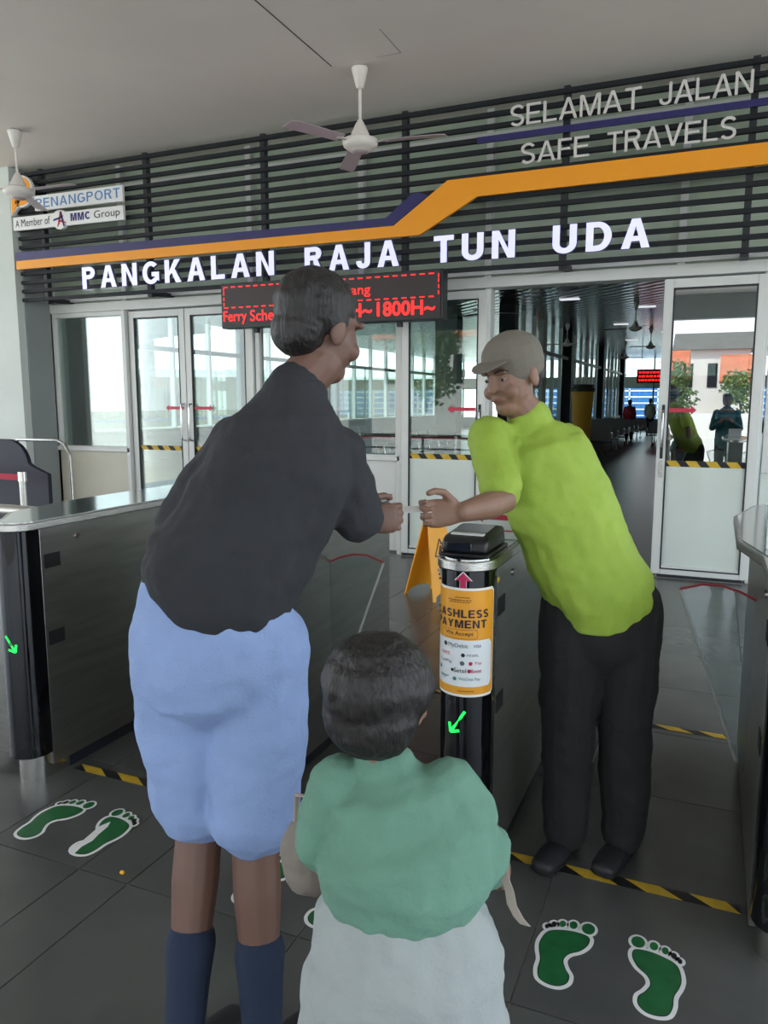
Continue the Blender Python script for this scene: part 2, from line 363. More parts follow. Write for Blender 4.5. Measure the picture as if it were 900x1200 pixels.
# ------------------------------------------------------------------ setting
# hall and forecourt
GZ = 0.0
fl = MB().box(-9.6, 6.0, -2.5, 6.93, -.15, -.006); floor = struct('floor', fl, M['grout'])
ORG[floor.name] = V((0, 0, 0))
mod = .61; X0 = -1.614; Y0 = 1.722
tile_meshes = {}
def tile(xa, xb, ya, yb):
    w = round(xb - xa, 3); d = round(yb - ya, 3); g = .0022
    if (w, d) not in tile_meshes:
        o = MB().box(g, w - g, g, d - g, -.0055, 0).obj('tile', M['tile'], floor); tile_meshes[(w, d)] = o.data
        o.location = (xa, ya, 0)
    else:
        o = bpy.data.objects.new('tile', tile_meshes[(w, d)]); COL.objects.link(o); o.parent = floor; o.location = (xa, ya, random.uniform(-.0004, .0004))
for j in range(-2, 9):
    ya = Y0 + mod * j; yb = min(ya + mod, 6.93)
    for i in range(-10, 5):
        xa = X0 + mod * i; xb = xa + mod
        if i in (-1, -3): tile(xa, xb - .2, ya, yb); tile(xb - .2, xb, ya, yb)
        else: tile(xa, xb, ya, yb)
# the floor beyond what the tiles cover, same tiling in one slab on either side
rest = MB()
for (a, b, c, d) in ((-9.6, X0 - 6.1, Y0 - 1.22, 6.93), (X0 + 3.05, 6.0, Y0 - 1.22, 6.93), (-9.6, 6.0, -2.5, Y0 - 1.22)):
    rest.box(a, b, c, d, -.0056, -.0002)
rest.obj('tile_border', M['tile'], floor)

struct('ground', MB().box(-90, 80, -110, 140, -.4, -.16), M['pale_concrete'])  # unseen pale concrete, lightened to bounce daylight up to the canopy ceiling
cy = 4.02
struct('ceiling', MB().box(-12, 6, -6.5, 7.0, cy, cy + .3), M['ceil'])
struct('trim_1', MB().box(-2.84, -2.832, -6.3, 5.6, cy - .0015, cy + .01), M['dark'])
hatch = MB()
hatch.box(-2.46, -2.265, 5.592, 5.598, cy - .001, cy + .01).box(-2.268, -2.262, 5.2, 5.595, cy - .001, cy + .01)
struct('trim_2', hatch, M['greywall'])
struct('wall_left', MB().box(-9.6, -7.21, 6.46, 7.15, -.01, cy), M['wall'])
struct('trim_3', MB().box(-7.215, -7.19, 6.56, 7.05, -.01, cy), M['greywall'])  # thin medium grey sheet over the side face of the left column
struct('pillar_3', MB().box(-9.6, -9.1, -6.4, -5.9, -.15, cy), M['wall'])
struct('beam_1', MB().box(-12, 6, -6.8, -6.5, 3.45, cy + .3), M['greywall'])

# facade frames, windows and doors
FY = 6.967
def frame(name, xs, zs, y=FY, d=.09, w=.05, m='alu', parent=None):
    """xs: (x0,x1); zs: (z0,z1); rectangle ring"""
    x0, x1 = xs; z0, z1 = zs; mb = MB()
    mb.box(x0, x0 + w, y - d / 2, y + d / 2, z0, z1).box(x1 - w, x1, y - d / 2, y + d / 2, z0, z1)
    mb.box(x0 + w, x1 - w, y - d / 2, y + d / 2, z1 - w, z1).box(x0 + w, x1 - w, y - d / 2, y + d / 2, z0, z0 + w)
    return mb.obj(name, M[m], parent, bevel=.004)
def hazard(name, x0, x1, z0, z1, y, parent=None, label=None, floor_y=None):
    """black strip with slanted yellow bars; on the floor when floor_y is given"""
    root = thing(name, label, 'tape', ((x0 + x1) / 2, floor_y if floor_y is not None else y, z0)) if parent is None else None
    par = root or parent
    h = z1 - z0; st = h * (3.1 if floor_y is None else 4.2); sl = h * (.8 if floor_y is None else 1.5); k = 0; x = x0
    def mp(a, b, t):
        return (a, y - t, b) if floor_y is None else (a, floor_y + (b - z0), t)
    b = MB().prism([(x0, z0), (x1, z0), (x1, z1), (x0, z1)], lambda a, c: mp(a, c, .0002), lambda a, c: mp(a, c, .0012))
    bo = b.obj('tape_strip' if parent is not None else 'strip', M['tapeblack'], par)
    yb = MB()
    while x < x1 - .01:
        a0 = x; a1 = min(x + st * .55, x1)
        p = [(min(a0 + sl, x1), z0), (min(a1 + sl, x1), z0), (a1, z1), (a0, z1)]
        yb.prism(p, lambda a, c: mp(a, c, .0012), lambda a, c: mp(a, c, .0018)); x += st
    yb.obj('stripe', M['yellow'], bo if parent is not None else par)
    return root

ht = struct('trim_4', MB().box(-7.25, 3.2, FY - .07, FY + .07, 2.50, 2.60), M['alu'], bevel=.006)
struct('trim_5', MB().box(-7.25, 3.2, FY - .10, FY - .03, 2.615, 2.65), M['alu'])
# upper glazing behind the louvres
up = thing('window_7', None, None, (-2, FY, 2.6), kind='structure')
cols = [-7.2, -6.1, -4.45, -3.2, -1.95, -.33, 1.3, 3.2]
for a, b in zip(cols[:-1], cols[1:]):
    box1('pane', (a + .03, b - .03, FY, FY + .02, 2.58, 3.76), M['upper'], up)
    box1('pane', (a + .03, b - .03, FY, FY + .02, 3.82, 4.02), M['upper'], up)
for a in cols: box1('mullion', (a - .03, a + .03, FY - .06, FY + .03, 2.6, 4.02), M['alu'], up)
box1('transom', (-7.2, 3.2, FY - .07, FY - .01, 3.76, 3.82), M['alu'], up)

def window(n, x0, x1, sill, panel, mull=()):
    w = thing('window_%d' % n, None, None, ((x0 + x1) / 2, FY, 0), kind='structure')
    frame('frame', (x0, x1), (sill - .05, 2.50), parent=w)
    for q in mull: box1('mullion', (q - .03, q + .03, FY - .04, FY + .04, sill, 2.46), M['alu'], w)
    e = [x0 + .05] + list(mull) + [x1 - .05]
    for a, b in zip(e[:-1], e[1:]): box1('pane', (a, b, FY - .004, FY + .004, sill, 2.45), M['g'], w)
    mb = MB().box(x0, x1, FY - .03, FY + .03, .03, sill - .06); mb.obj('lower_panel', M[panel], w, bevel=.004)
    box1('sill', (x0, x1, FY - .07, FY + .05, sill - .055, sill - .01), M['alu'], w)
    return w
window(1, -7.19, -6.11, .98, 'cream')
window(2, -4.42, -2.80, .98, 'alu', (-3.62,))
window(3, .36, 1.8, .98, 'pale'); window(4, 1.84, 3.18, .98, 'pale')
for n, a in enumerate((-6.11, -4.45, -2.79, -1.93, .33)):
    struct('trim_%d' % (6 + n), MB().box(a - .035, a + .015, FY - .07, FY + .07, 0, 2.5), M['alu'], bevel=.004)
struct('trim_12', MB().box(-7.25, -7.19, FY - .06, FY + .06, 0, 2.5), M['alu'])

def pull(x, y, z0, z1, parent, name='handle'):
    mb = MB().tube([(x, y, z0), (x, y - .05, z0 + .01), (x, y - .055, z0 + .05), (x, y - .055, z1 - .05), (x, y - .05, z1 - .01), (x, y, z1)], .011)
    mb.obj(name, M['mirror'], parent, smooth=True)
def arrow_poly(x0, x1, zc, h, right=True):
    w = x1 - x0; hd = min(h * .55, w * .4)
    p = [(0, -h * .22), (w - hd, -h * .22), (w - hd, -h / 2), (w, 0), (w - hd, h / 2), (w - hd, h * .22), (0, h * .22)]
    if not right: p = [(w - a, b) for a, b in p]
    return [(x0 + a, zc + b) for a, b in p]
def door(n, x0, x1, y, lower, arrow, handle, gl='g', stile=.075):
    d = thing('door_%d' % n, None, None, ((x0 + x1) / 2, y, 0), kind='structure')
    frame('frame', (x0, x1), (.03, 2.485), y=y, d=.05, w=stile, parent=d)
    zb = .96 if lower else .1
    box1('pane', (x0 + stile, x1 - stile, y - .004, y + .004, zb if lower else .1, 2.41), M[gl], d)
    if lower: box1('lower_panel', (x0 + stile, x1 - stile, y - .008, y + .008, .1, .955), M[lower], d)
    gk = MB(); xa, xb, za, zc = x0 + stile - .003, x1 - stile + .003, .075, 2.413
    for q in ((xa, xa + .012, za, zc), (xb - .012, xb, za, zc), (xa, xb, za, za + .012), (xa, xb, zc - .012, zc)): gk.box(q[0], q[1], y - .0275, y - .010, q[2], q[3])
    gk.obj('gasket', M['dark'], d)
    box1('threshold_seal', (x0 + .05, x1 - .05, y - .02, y + .02, 0, .032), M['dark'], d)
    hazard('tape', x0 + stile, x1 - stile, .955, 1.005, y - .009, parent=d)
    a0, a1, r = arrow
    MB().yprism(arrow_poly(a0, a1, 1.425, .075, r), y - .032, y - .030).obj('arrow_sticker', M['red'], d)
    hx, kind = handle
    if kind == 'pull': pull(hx, y - .025, 1.07, 1.47, d)
    else:
        box1('handle', (hx - .012, hx + .012, y - .033, y - .024, 1.02, 1.47), M['dark'], d, bevel=.008)
        MB().tube([(hx, y - .03, 1.12), (hx, y - .06, 1.14), (hx, y - .06, 1.40), (hx, y - .03, 1.42)], .009).obj('grip', M['mirror'], d, smooth=True)
        box1('lock_plate', (hx - .014, hx + .014, y - .03, y - .024, .86, 1.0), M['steel'], d)
    return d
door(1, -6.08, -5.325, FY, None, (-5.60, -5.36, False), (-5.36, 'pull'))
door(2, -5.315, -4.48, FY, None, (-5.22, -4.98, True), (-5.26, 'pull'))
door(3, -2.765, -1.945, FY - .075, 'pale', (-2.30, -2.03, False), (-1.99, 'slot'))
door(4, -.445, .325, FY - .075, 'pale', (-.36, -.15, True), (-.405, 'slot'), gl='gr')
struct('trim_13', MB().box(-2.8, .36, FY - .13, FY - .075, 2.50, 2.56), M['alu'])
struct('trim_14', MB().box(-7.2, 3.2, FY - .10, FY + .10, -.02, .004), M['steelside'])

# louvre screen
ls = thing('louvre_screen', 'dark horizontal slat screen hung above the glass entrance doors', 'louvre', (-2.5, 6.5, 2.6))
for k in range(15):
    z = 3.93 - .094 * k
    box1('slat', (-7.19, 3.2, 6.52, 6.56, z - .018, z + .018), M['slat'], ls)
for k, x in enumerate((-6.87, -5.45, -4.06, -2.62, -1.23, .13, 1.55, 2.95)):
    box1('post', (x - .025, x + .025, 6.56, 6.62, 2.57, 3.98), M['dark'], ls)
    MB().xprism([(6.60, 2.575), (6.93, 2.60), (6.93, 2.64), (6.60, 2.625)], x - .03, x + .03).obj('bracket', M['dark'], ls)
SY = 6.49
sb = thing('stripe_banner', 'long orange and navy stripe panel bending upward across the slats', 'sign panel', (-2.5, SY, 2.93))
OX = [(-7.18, 2.935), (-2.44, 2.918), (-1.93, 3.185), (3.2, 3.205), (3.2, 3.35), (-2.19, 3.34), (-2.68, 3.015), (-7.18, 3.025)]
MB().yprism(OX, SY - .03, SY).obj('orange_stripe', M['orange'], sb)
MB().yprism([(-7.18, 3.027), (-2.69, 3.017), (-2.36, 3.235), (-2.44, 3.268), (-2.52, 3.262), (-2.76, 3.085), (-7.18, 3.115)], SY - .027, SY).obj('navy_stripe', M['navy'], sb)
t = box1('navy_strip', (-1.94, 3.2, SY - .02, SY, 3.603, 3.652), M['navy']); tag(t, 'thin navy strip between the two lines of grey words', 'sign panel')
nm = thing('lit_lettering', 'glowing lavender white capital letters above the doors spelling PANGKALAN RAJA TUN UDA', 'sign', (-3.4, SY, 2.67))
for w_, a, b in (('PANGKALAN', -6.215, -3.875), ('RAJA', -3.55, -2.615), ('TUN', -2.295, -1.59), ('UDA', -1.285, -.54)):
    letters3d(w_, nm, a, b, 2.668, .222, SY - .045, .035, [M['letter'], M['letterside']], .21, .26)
gl_ = thing('grey_lettering', 'light grey capitals SELAMAT JALAN above the thin navy strip', 'sign', (-.8, SY, 3.7))
for w_, a, b in (('SELAMAT', -1.665, -.655), ('JALAN', -.525, .115)):
    letters3d(w_, gl_, a, b, 3.70, .158, SY - .01, .012, [M['grayletter']], .125, .10)
gl_ = thing('grey_lettering', 'light grey capitals SAFE TRAVELS below the thin navy strip', 'sign', (-.8, SY, 3.4))
for w_, a, b in (('SAFE', -1.57, -1.03), ('TRAVELS', -.895, .02)):
    letters3d(w_, gl_, a, b, 3.402, .155, SY - .01, .012, [M['grayletter']], .125, .10)
# port signs at the left
FS = SY - .03
def flat(x0, z0, y=FS - .002): return lambda x, y2, z: (x0 + x, y - z, z0 + y2)
lg = thing('logo_sign', 'orange round P shaped logo plate at the left end of the slats', 'sign', (-7.0, SY, 3.55))
def ring_poly(cx_, cz, R, r, a0, a1, n=26):
    o = [(cx_ + R * math.cos(a0 + (a1 - a0) * i / n), cz + R * math.sin(a0 + (a1 - a0) * i / n)) for i in range(n + 1)]
    i_ = [(cx_ + r * math.cos(a1 + (a0 - a1) * i / n), cz + r * math.sin(a1 + (a0 - a1) * i / n)) for i in range(n + 1)]
    return o + i_
MB().yprism(ring_poly(-7.03, 3.74, .165, .05, -2.4, 2.9), FS - .01, SY).obj('backing', M['white'], lg)
MB().yprism([(-7.19, 3.86), (-7.06, 3.74), (-7.06, 3.60), (-7.19, 3.50)], FS - .010, SY).obj('backing', M['white'], lg)
MB().yprism(ring_poly(-7.03, 3.74, .147, .082, -2.3, 2.8), FS - .016, FS - .01).obj('logo_bowl', M['orange'], lg)
MB().yprism([(-7.175, 3.72), (-7.095, 3.68), (-7.095, 3.60), (-7.175, 3.51)], FS - .016, FS - .010).obj('logo_stem', M['orange'], lg)
MB().yprism([(-7.09, 3.70), (-7.04, 3.675), (-7.06, 3.62), (-7.09, 3.60)], FS - .016, FS - .010).obj('logo_accent', M['blue'], lg)
ps = thing('name_sign', 'white plate with blue PENANGPORT lettering on the slats', 'sign', (-6.28, SY, 3.52))
MB().yprism([(-6.855, 3.524), (-5.655, 3.51), (-5.655, 3.665), (-6.855, 3.675)], FS, SY).obj('plate', M['white'], ps)
caps_on('PENANGPORT', 'lettering', M['blue'], ps, flat(-6.835, 3.548), 1.15, .095, .15, .16)
ms = thing('name_sign', 'white plate reading A Member of MMC Group with a star emblem', 'sign', (-6.4, SY, 3.33))
MB().yprism([(-7.185, 3.345), (-5.655, 3.33), (-5.655, 3.470), (-7.185, 3.482)], FS, SY).obj('plate', M['white'], ms)
MB().yprism([(-6.51 + .105 * math.cos(i * math.pi / 16), 3.405 + .099 * math.sin(i * math.pi / 16)) for i in range(32)], FS - .003, SY).obj('roundel', M['white'], ms)
text_on('A', 'lettering', M['ink'], ms, flat(-7.15, 3.375), width=.055, height=.075, bold=.006)
text_on('Member', 'lettering', M['ink'], ms, flat(-7.065, 3.375), width=.31, height=.08, bold=.0)
text_on('of', 'lettering', M['ink'], ms, flat(-6.725, 3.375), width=.075, height=.08, bold=.006)
caps_on('MMC', 'lettering', M['navyink'], ms, flat(-6.36, 3.375), .27, .078, .23, .14)
text_on('Group', 'lettering', M['ink'], ms, flat(-6.04, 3.352), width=.34, height=.098, bold=0)
e0 = FS - .004
for pts, mm in (([(-6.545, 3.33), (-6.515, 3.36), (-6.475, 3.485), (-6.50, 3.485)], 'red'), ([(-6.50, 3.47), (-6.48, 3.485), (-6.44, 3.335), (-6.46, 3.33)], 'navyink'),
                ([(-6.60, 3.395), (-6.59, 3.415), (-6.45, 3.44), (-6.50, 3.41)], 'navyink'), ([(-6.50, 3.40), (-6.53, 3.385), (-6.42, 3.36), (-6.43, 3.375)], 'red')):
    MB().yprism(pts, e0 - .004, e0).obj('emblem_stroke', M[mm], ms)
# LED board
lb = thing('led_board', 'black hanging display board with glowing red ferry schedule text', 'display', (-3.31, 6.45, 2.19))
box1('housing', (-4.43, -2.185, 6.36, 6.49, 2.19, 2.61), M['blackp'], lb, bevel=.006)
box1('screen', (-4.41, -2.205, 6.352, 6.362, 2.21, 2.59), M['ledboard'], lb)
dm = MB(); LY = 6.351
n = 26
for i in range(n):
    x = -4.39 + i * (2.165 / n)
    dm.box(x, x + .045, LY - .002, LY, 2.568, 2.576)
    dm.box(x, x + .045, LY - .002, LY, 2.378, 2.386)
for z in (2.40, 2.45, 2.50, 2.54):
    for x in (-4.395, -2.225): dm.box(x, x + .008, LY - .002, LY, z, z + .028)
dm.obj('dashed_border', M['led'], lb, kind='stuff')
LF = lambda x0, z0: (lambda x, y2, z: (x0 + x, LY - .001 - z, z0 + y2))
text_on('Feri', 'led_text', M['led'], lb, LF(-3.46, 2.43), height=.085, width=.17)
text_on('Penang', 'led_text', M['led'], lb, LF(-3.245, 2.41), width=.39, height=.105)
text_on('Ferry', 'led_text', M['led'], lb, LF(-4.40, 2.225), width=.26, height=.125)
text_on('Schedule', 'led_text', M['led'], lb, LF(-4.10, 2.25), width=.50, height=.10)
text_on('0730H~', 'led_text', M['led'], lb, LF(-3.38, 2.235), width=.54, height=.125, bold=.02)
text_on('1800H~', 'led_text', M['led'], lb, LF(-2.79, 2.235), width=.54, height=.125, bold=.02)
for x in (-4.1, -2.62): box1('hanger', (x - .02, x + .02, 6.44, 6.49, 2.15, 2.2), M['dark'], lb)

# ------------------------------------------------------------------ ceiling fans
def make_fan(loc, label, group=None, rot=5, full=True):
    x, y, z = loc
    f = thing('ceiling_fan', label, 'fan', loc, group)
    f2 = V(loc)
    MB().lathe([(.02, -.16), (.03, -.15), (.062, -.03), (.066, -.015), (.05, 0), (.05, 0)], f2, 24).obj('canopy', M['whitemetal'], f, smooth=True)
    MB().cyl(f2 + V((0, 0, -.42)), f2 + V((0, 0, -.14)), .0125, n=12).obj('rod', M['whitemetal'], f, smooth=True)
    MB().lathe([(.075, -.515), (.068, -.48), (.04, -.42), (.018, -.385), (.012, -.38)], f2, 24).obj('lower_canopy', M['whitemetal'], f, smooth=True)
    MB().lathe([(.03, -.618), (.075, -.612), (.085, -.600), (.10, -.598), (.13, -.575), (.138, -.552), (.134, -.53), (.10, -.515), (.05, -.512)], f2, 36).obj('motor', M['whitemetal'], f, smooth=True)
    MB().lathe([(.018, -.624), (.05, -.622), (.062, -.612), (.06, -.60)], f2, 24).obj('cap', M['blade'], f, smooth=True)
    for k in range(3):
        a = math.radians(rot + 120 * k); R = Matrix.Rotation(a, 3, 'Z') @ Matrix.Rotation(math.radians(9), 3, 'X')
        mb = MB(); n = 8; vs = []
        for i in range(n + 1):
            r = .19 + (.68 - .19) * i / n; w = .055 + .012 * i / n
            if i == n: w *= .8
            for sx, sz in ((-1, -1), (1, -1), (1, 1), (-1, 1)):
                vs.append(f2 + V((0, 0, -.552)) + R @ V((r, sx * w, sz * .002 - .01 * (i / n) ** 2)))
        fs = [tuple(range(3, -1, -1)), tuple(range(4 * n, 4 * n + 4))]
        for i in range(n):
            for q in range(4): fs.append((i * 4 + q, i * 4 + (q + 1) % 4, (i + 1) * 4 + (q + 1) % 4, (i + 1) * 4 + q))
        b = mb.add(vs, fs).obj('blade', M['blade'], f)
        MB().rbox(f2 + V((0, 0, -.552)) + R @ V((.17, 0, 0)), (.12, .03, .008), R).obj('blade_bracket', M['whitemetal'], b)
    return f
fan = make_fan((-2.64, 5.69, cy), 'white three-blade ceiling fan in the middle, left of the grey words')
fan2 = copy_tree(fan); fan2.location = (-6.2, 5.66, cy); fan2.rotation_euler.z = math.radians(-6)
fan2['label'] = 'white ceiling fan at the left edge in front of the logo plate'

# ------------------------------------------------------------------ turnstile gates
FRONT = 2.17
def halfround(cx_, w, y0, y1, r, n=18):
    """front half disc of radius r at y0, straight sides to y1"""
    p = [(cx_ - w, y1)]
    p += [(cx_ + r * math.cos(math.pi + math.pi * i / n), y0 + r * math.sin(math.pi + math.pi * i / n)) for i in range(n + 1)]
    p += [(cx_ + w, y1)]
    return p
def wrap(cx_, r, ang):
    return lambda x, y, z: (cx_ + (r + z) * math.cos(math.radians(ang) + x / r), FRONT + (r + z) * math.sin(math.radians(ang) + x / r), y)
def arc_panel(cx_, r, a0, a1, z0, z1, t, n=24, rc=0.0):
    """curved sticker on the front cylinder"""
    mb = MB(); vs = []; fs = []
    for i in range(n + 1):
        a = math.radians(a0 + (a1 - a0) * i / n); s = min(i, n - i) / n * math.radians(a1 - a0) * r
        c = rc - math.sqrt(max(0, rc * rc - (rc - min(s, rc)) ** 2)) if rc else 0
        for rr, zz in ((r, z0 + c), (r + t, z0 + c), (r + t, z1 - c), (r, z1 - c)):
            vs.append((cx_ + rr * math.cos(a), FRONT + rr * math.sin(a), zz))
    for i in range(n):
        for q in range(4): fs.append((i * 4 + q, i * 4 + (q + 1) % 4, (i + 1) * 4 + (q + 1) % 4, (i + 1) * 4 + q))
    fs += [(3, 2, 1, 0), tuple(range(4 * n, 4 * n + 4))]
    return mb.add(vs, fs)
GR = .080
def gate(cx_, label, flaps, wide=0., arrow=None, hood=False, hexa=True):
    g = thing('turnstile_gate', label, 'turnstile', (cx_, FRONT + .6, 0), 'turnstile gates')
    L = 3.50
    # foot and plinth
    MB().zprism(halfround(cx_, .066, FRONT + .02, FRONT + .12, .066), 0, .105).obj('foot', M['chrome'], g, smooth=True)
    MB().box(cx_ - .07 - wide, cx_ + .07, FRONT + .12, L - .03, 0, .06).obj('plinth', M['dark'], g)
    MB().zprism(halfround(cx_, GR, FRONT, FRONT + .03, GR), .105, 1.012).obj('front_cover', M['acrylic'], g, smooth=True)
    b = MB().box(cx_ - GR - wide, cx_ + GR, FRONT + .03, L, .05, 1.012).obj('cabinet', M['steelside'], g, bevel=.003)
    top = halfround(cx_, GR + .012, FRONT, L + .01, GR + .012)
    if wide: top = [(cx_ - wide - .10, L + .01), (cx_ - wide - .10, 2.69), (cx_ - wide - .03, 2.33)] + top[1:]
    def hexed(r, m):
        f = [(cx_ + r * math.cos(math.pi + math.pi * i / 18), FRONT + r * math.sin(math.pi + math.pi * i / 18)) for i in range(19)]
        bk = [(cx_ + r * .8 * math.cos(math.pi * i / 12), 3.72 + r * .8 * math.sin(math.pi * i / 12)) for i in range(13)]
        return [(cx_ - .155 + m, 3.36), (cx_ - .155 + m, 2.77), (cx_ - r, 2.50)] + f + [(cx_ + r, 2.50), (cx_ + .155 - m, 2.77), (cx_ + .155 - m, 3.36)] + bk
    if not wide and hexa: top = hexed(GR + .012, 0)
    MB().zprism(top, 1.012, 1.042).obj('top_rim', M['steel'], g, smooth=True, bevel=.004)
    ins = halfround(cx_, GR - .005, FRONT + .01, L - .01, GR - .005)
    if wide: ins = [(cx_ - wide - .08, L - .01), (cx_ - wide - .08, 2.69), (cx_ - wide - .01, 2.34)] + ins[1:]
    if not wide and hexa: ins = hexed(GR - .005, .016)
    MB().zprism(ins, 1.042, 1.045).obj('top_plate', M['mirror'], g)
    for z in (.88, .57):
        for sx in (-1, 1):
            x = cx_ + sx * GR if sx > 0 else cx_ - GR - wide
            MB().box(min(x, x + sx * .003), max(x, x + sx * .003), FRONT + .045, FRONT + .125, z - .028, z + .028).obj('sensor_window', M['rubber'], g, bevel=.012)
    MB().cyl((cx_ + GR, FRONT + .22, .955), (cx_ + GR + .006, FRONT + .22, .955), .012, n=14).obj('lock', M['mirror'], g, smooth=True)
    MB().cyl((cx_ - GR - wide, FRONT + .22, .955), (cx_ - GR - wide - .006, FRONT + .22, .955), .012, n=14).obj('lock', M['mirror'], g, smooth=True)
    for sx in flaps:
        xa = cx_ + sx * (GR if sx > 0 else GR + wide); y = 2.85; tip = sx * .245
        pts = [(xa, .822), (xa + tip * .2, .845), (xa + tip * .45, .862), (xa + tip * .7, .862), (xa + tip, .838), (xa + tip * .12, .24), (xa, .20)]
        fp = MB().yprism(pts, y - .005, y + .005).obj('flap', M['gf'], g, label='clear glass swing flap')
        MB().tube([(p[0], y, p[1] + .004) for p in pts[:5]], .004, 8).obj('flap_light_strip', M['ledrim'], fp, smooth=True)
        MB().tube([(pts[4][0], y, pts[4][1]), (pts[5][0], y, pts[5][1])], .0055, 8).obj('flap_edge', M['alu'], fp, smooth=True)
    if arrow:
        a0, (dx, dz), zc = arrow
        mb = MB(); L_ = math.hypot(dx, dz); ux, uz = dx / L_, dz / L_
        def seg(p, q, w=.0042):
            d = V((q[0] - p[0], q[1] - p[1])); d.normalize(); nn = V((-d.y, d.x)) * w
            W = wrap(cx_, GR + .0015, a0); vs = []
            for s_, pt in ((1, p), (-1, p), (-1, q), (1, q)):
                vs.append(W(pt[0] + nn.x * s_, zc + pt[1] + nn.y * s_, 0))
            vs += [tuple(V(v) + (V(v) - V((cx_, FRONT, v[2]))).normalized() * .001) for v in vs]
            mb.add(vs, [(0, 1, 2, 3), (7, 6, 5, 4), (0, 4, 5, 1), (1, 5, 6, 2), (2, 6, 7, 3), (3, 7, 4, 0)])
        seg((-dx / 2, -dz / 2), (dx / 2, dz / 2)); e = (dx / 2, dz / 2)
        for sg in (-1, 1):
            ang = math.radians(140 * sg); vx = ux * math.cos(ang) - uz * math.sin(ang); vz = ux * math.sin(ang) + uz * math.cos(ang)
            seg(e, (e[0] + vx * .03, e[1] + vz * .03))
        mb.obj('arrow_light', M['ledgreen'], g, label='lit green arrow')
    if 0:
        MB().xprism([(3.0, 1.045), (3.0, 1.09), (3.12, 1.13), (3.38, 1.13), (3.44, 1.045)], cx_ - GR, cx_ + GR).obj('hood', M['mirror'], g, bevel=.004)
    return g
def arrow_sign(cx_, y, label):
    s = thing('arrow_sign', label, 'sign', (cx_, y, 1.045), 'small arrow signs on the gates')
    box1('plate', (cx_ - .078, cx_ + .078, y - .004, y + .004, 1.045, 1.140), M['posterw'], s, bevel=.003)
    box1('stand', (cx_ - .06, cx_ + .06, y, y + .06, 1.045, 1.050), M['alu'], s)
    MB().yprism(arrow_poly(cx_ - .065, cx_ + .065, 1.118, .04, False), y - .006, y - .004).obj('arrow', M['red'], s)
    box1('slot', (cx_ + .01, cx_ + .06, y - .006, y - .004, 1.072, 1.076), M['red'], s)
    return s
G1 = gate(-2.455, 'steel turnstile with black rounded front at the far left, right of the railing', (1,), wide=.20, arrow=(-80, (.04, -.062), .575))
G1.location.y -= .04
gate(-1.55, 'steel turnstile half hidden behind the person in light blue shorts', (-1, 1), arrow=(-90, (.04, -.06), .575), hexa=False)
G2 = gate(-.655, 'steel turnstile with the orange and white payment poster and a black scanner', (-1, 1), arrow=(-92, (-.045, -.07), .552))
gate(.243, 'steel turnstile cut by the right edge of the frame', (-1, 1), arrow=(-80, (.04, -.062), .575), hood=True)
arrow_sign(-.655, 2.47, 'small white sign with red left arrow behind the black scanner')
arrow_sign(.243, 2.62, 'small white sign with red arrow on the gate at the right edge')
# payment poster wrapped round the gate front
po = thing('payment_poster', 'orange and white cashless payment poster wrapped round the black gate front', 'poster', (-.655, FRONT - GR, .635))
PC = -.655
arc_panel(PC, GR + .0008, -176, -6, .632, .962, .0010, rc=.012).obj('backing', M['white'], po)
arc_panel(PC, GR + .0020, -173, -9, .640, .955, .0006, rc=.010).obj('orange_field', M['posteror'], po)
arc_panel(PC, GR + .0028, -170, -16, .664, .806, .0004, rc=.014).obj('white_field', M['posterw'], po)
arc_panel(PC, GR + .0028, -128, -52, .810, .838, .0003, rc=.006).obj('ribbon', M['posterbr'], po)
arc_panel(PC, GR + .0031, -127, -53, .8115, .8365, .0003, rc=.006).obj('ribbon_face', M['posteror'], po)
def ptxt(s, w, h, z, m, x=0, bold=.0):
    W = wrap(PC, GR + .0040, -92)
    text_on(s, 'lettering', M[m], po, lambda a, b, c: W(x - w / 2 + a, z + b, 0), width=w, height=h, bold=bold)
ptxt('We Accept', .09, .016, .8165, 'ink', bold=.008)
ptxt('MyDebit', .062, .0165, .779, 'postergrey', -.002, 0); ptxt('VISA', .024, .0095, .784, 'navyink', .058, 0)
ptxt('nect', .035, .011, .756, 'red', -.045)
ptxt('CashPay', .05, .012, .730, 'postergrey', -.045); ptxt('Pay', .022, .012, .730, 'magenta', .062)
ptxt('Setel', .038, .0135, .707, 'ink', .006, .008); ptxt('Boost', .032, .012, .707, 'magenta', .056, .008)
ptxt('epay+', .04, .011, .683, 'teal', -.05, .004); ptxt('WeChat Pay', .066, .0115, .681, 'teal', .035, .005)
W = wrap(PC, GR + .0042, -92)
def pcap(s, w, h, z, m, x=0, stroke=.2):
    W = wrap(PC, GR + .0040, -92); caps_on(s, 'lettering', M[m], po, lambda a, b, c: W(x - w / 2 + a, z + b, 0), w, h, stroke, .14)
pcap('CASHLESS', .188, .024, .874, 'ink'); pcap('PAYMENT', .175, .024, .843, 'ink'); pcap('PEARL', .036, .007, .757, 'postergrey', .045, .12)
def dot(x, z, r, m):
    mb = MB(); pts = [W(x + r * math.cos(i * math.pi / 8), z + r * math.sin(i * math.pi / 8), 0) for i in range(16)]; mb.add(pts, [tuple(range(16))]); mb.obj('payment_mark', M[m], po, fixn=False)
for x, z, r, m in ((-.045, .789, .007, 'ink'), (.015, .761, .006, 'ink'), (.013, .736, .007, 'postergrey'), (.038, .736, .006, 'magenta'), (-.018, .713, .005, 'ink'), (.034, .713, .006, 'magenta'), (-.01, .687, .006, 'teal'), (-.07, .713, .006, 'teal')): dot(x, z, r, m)
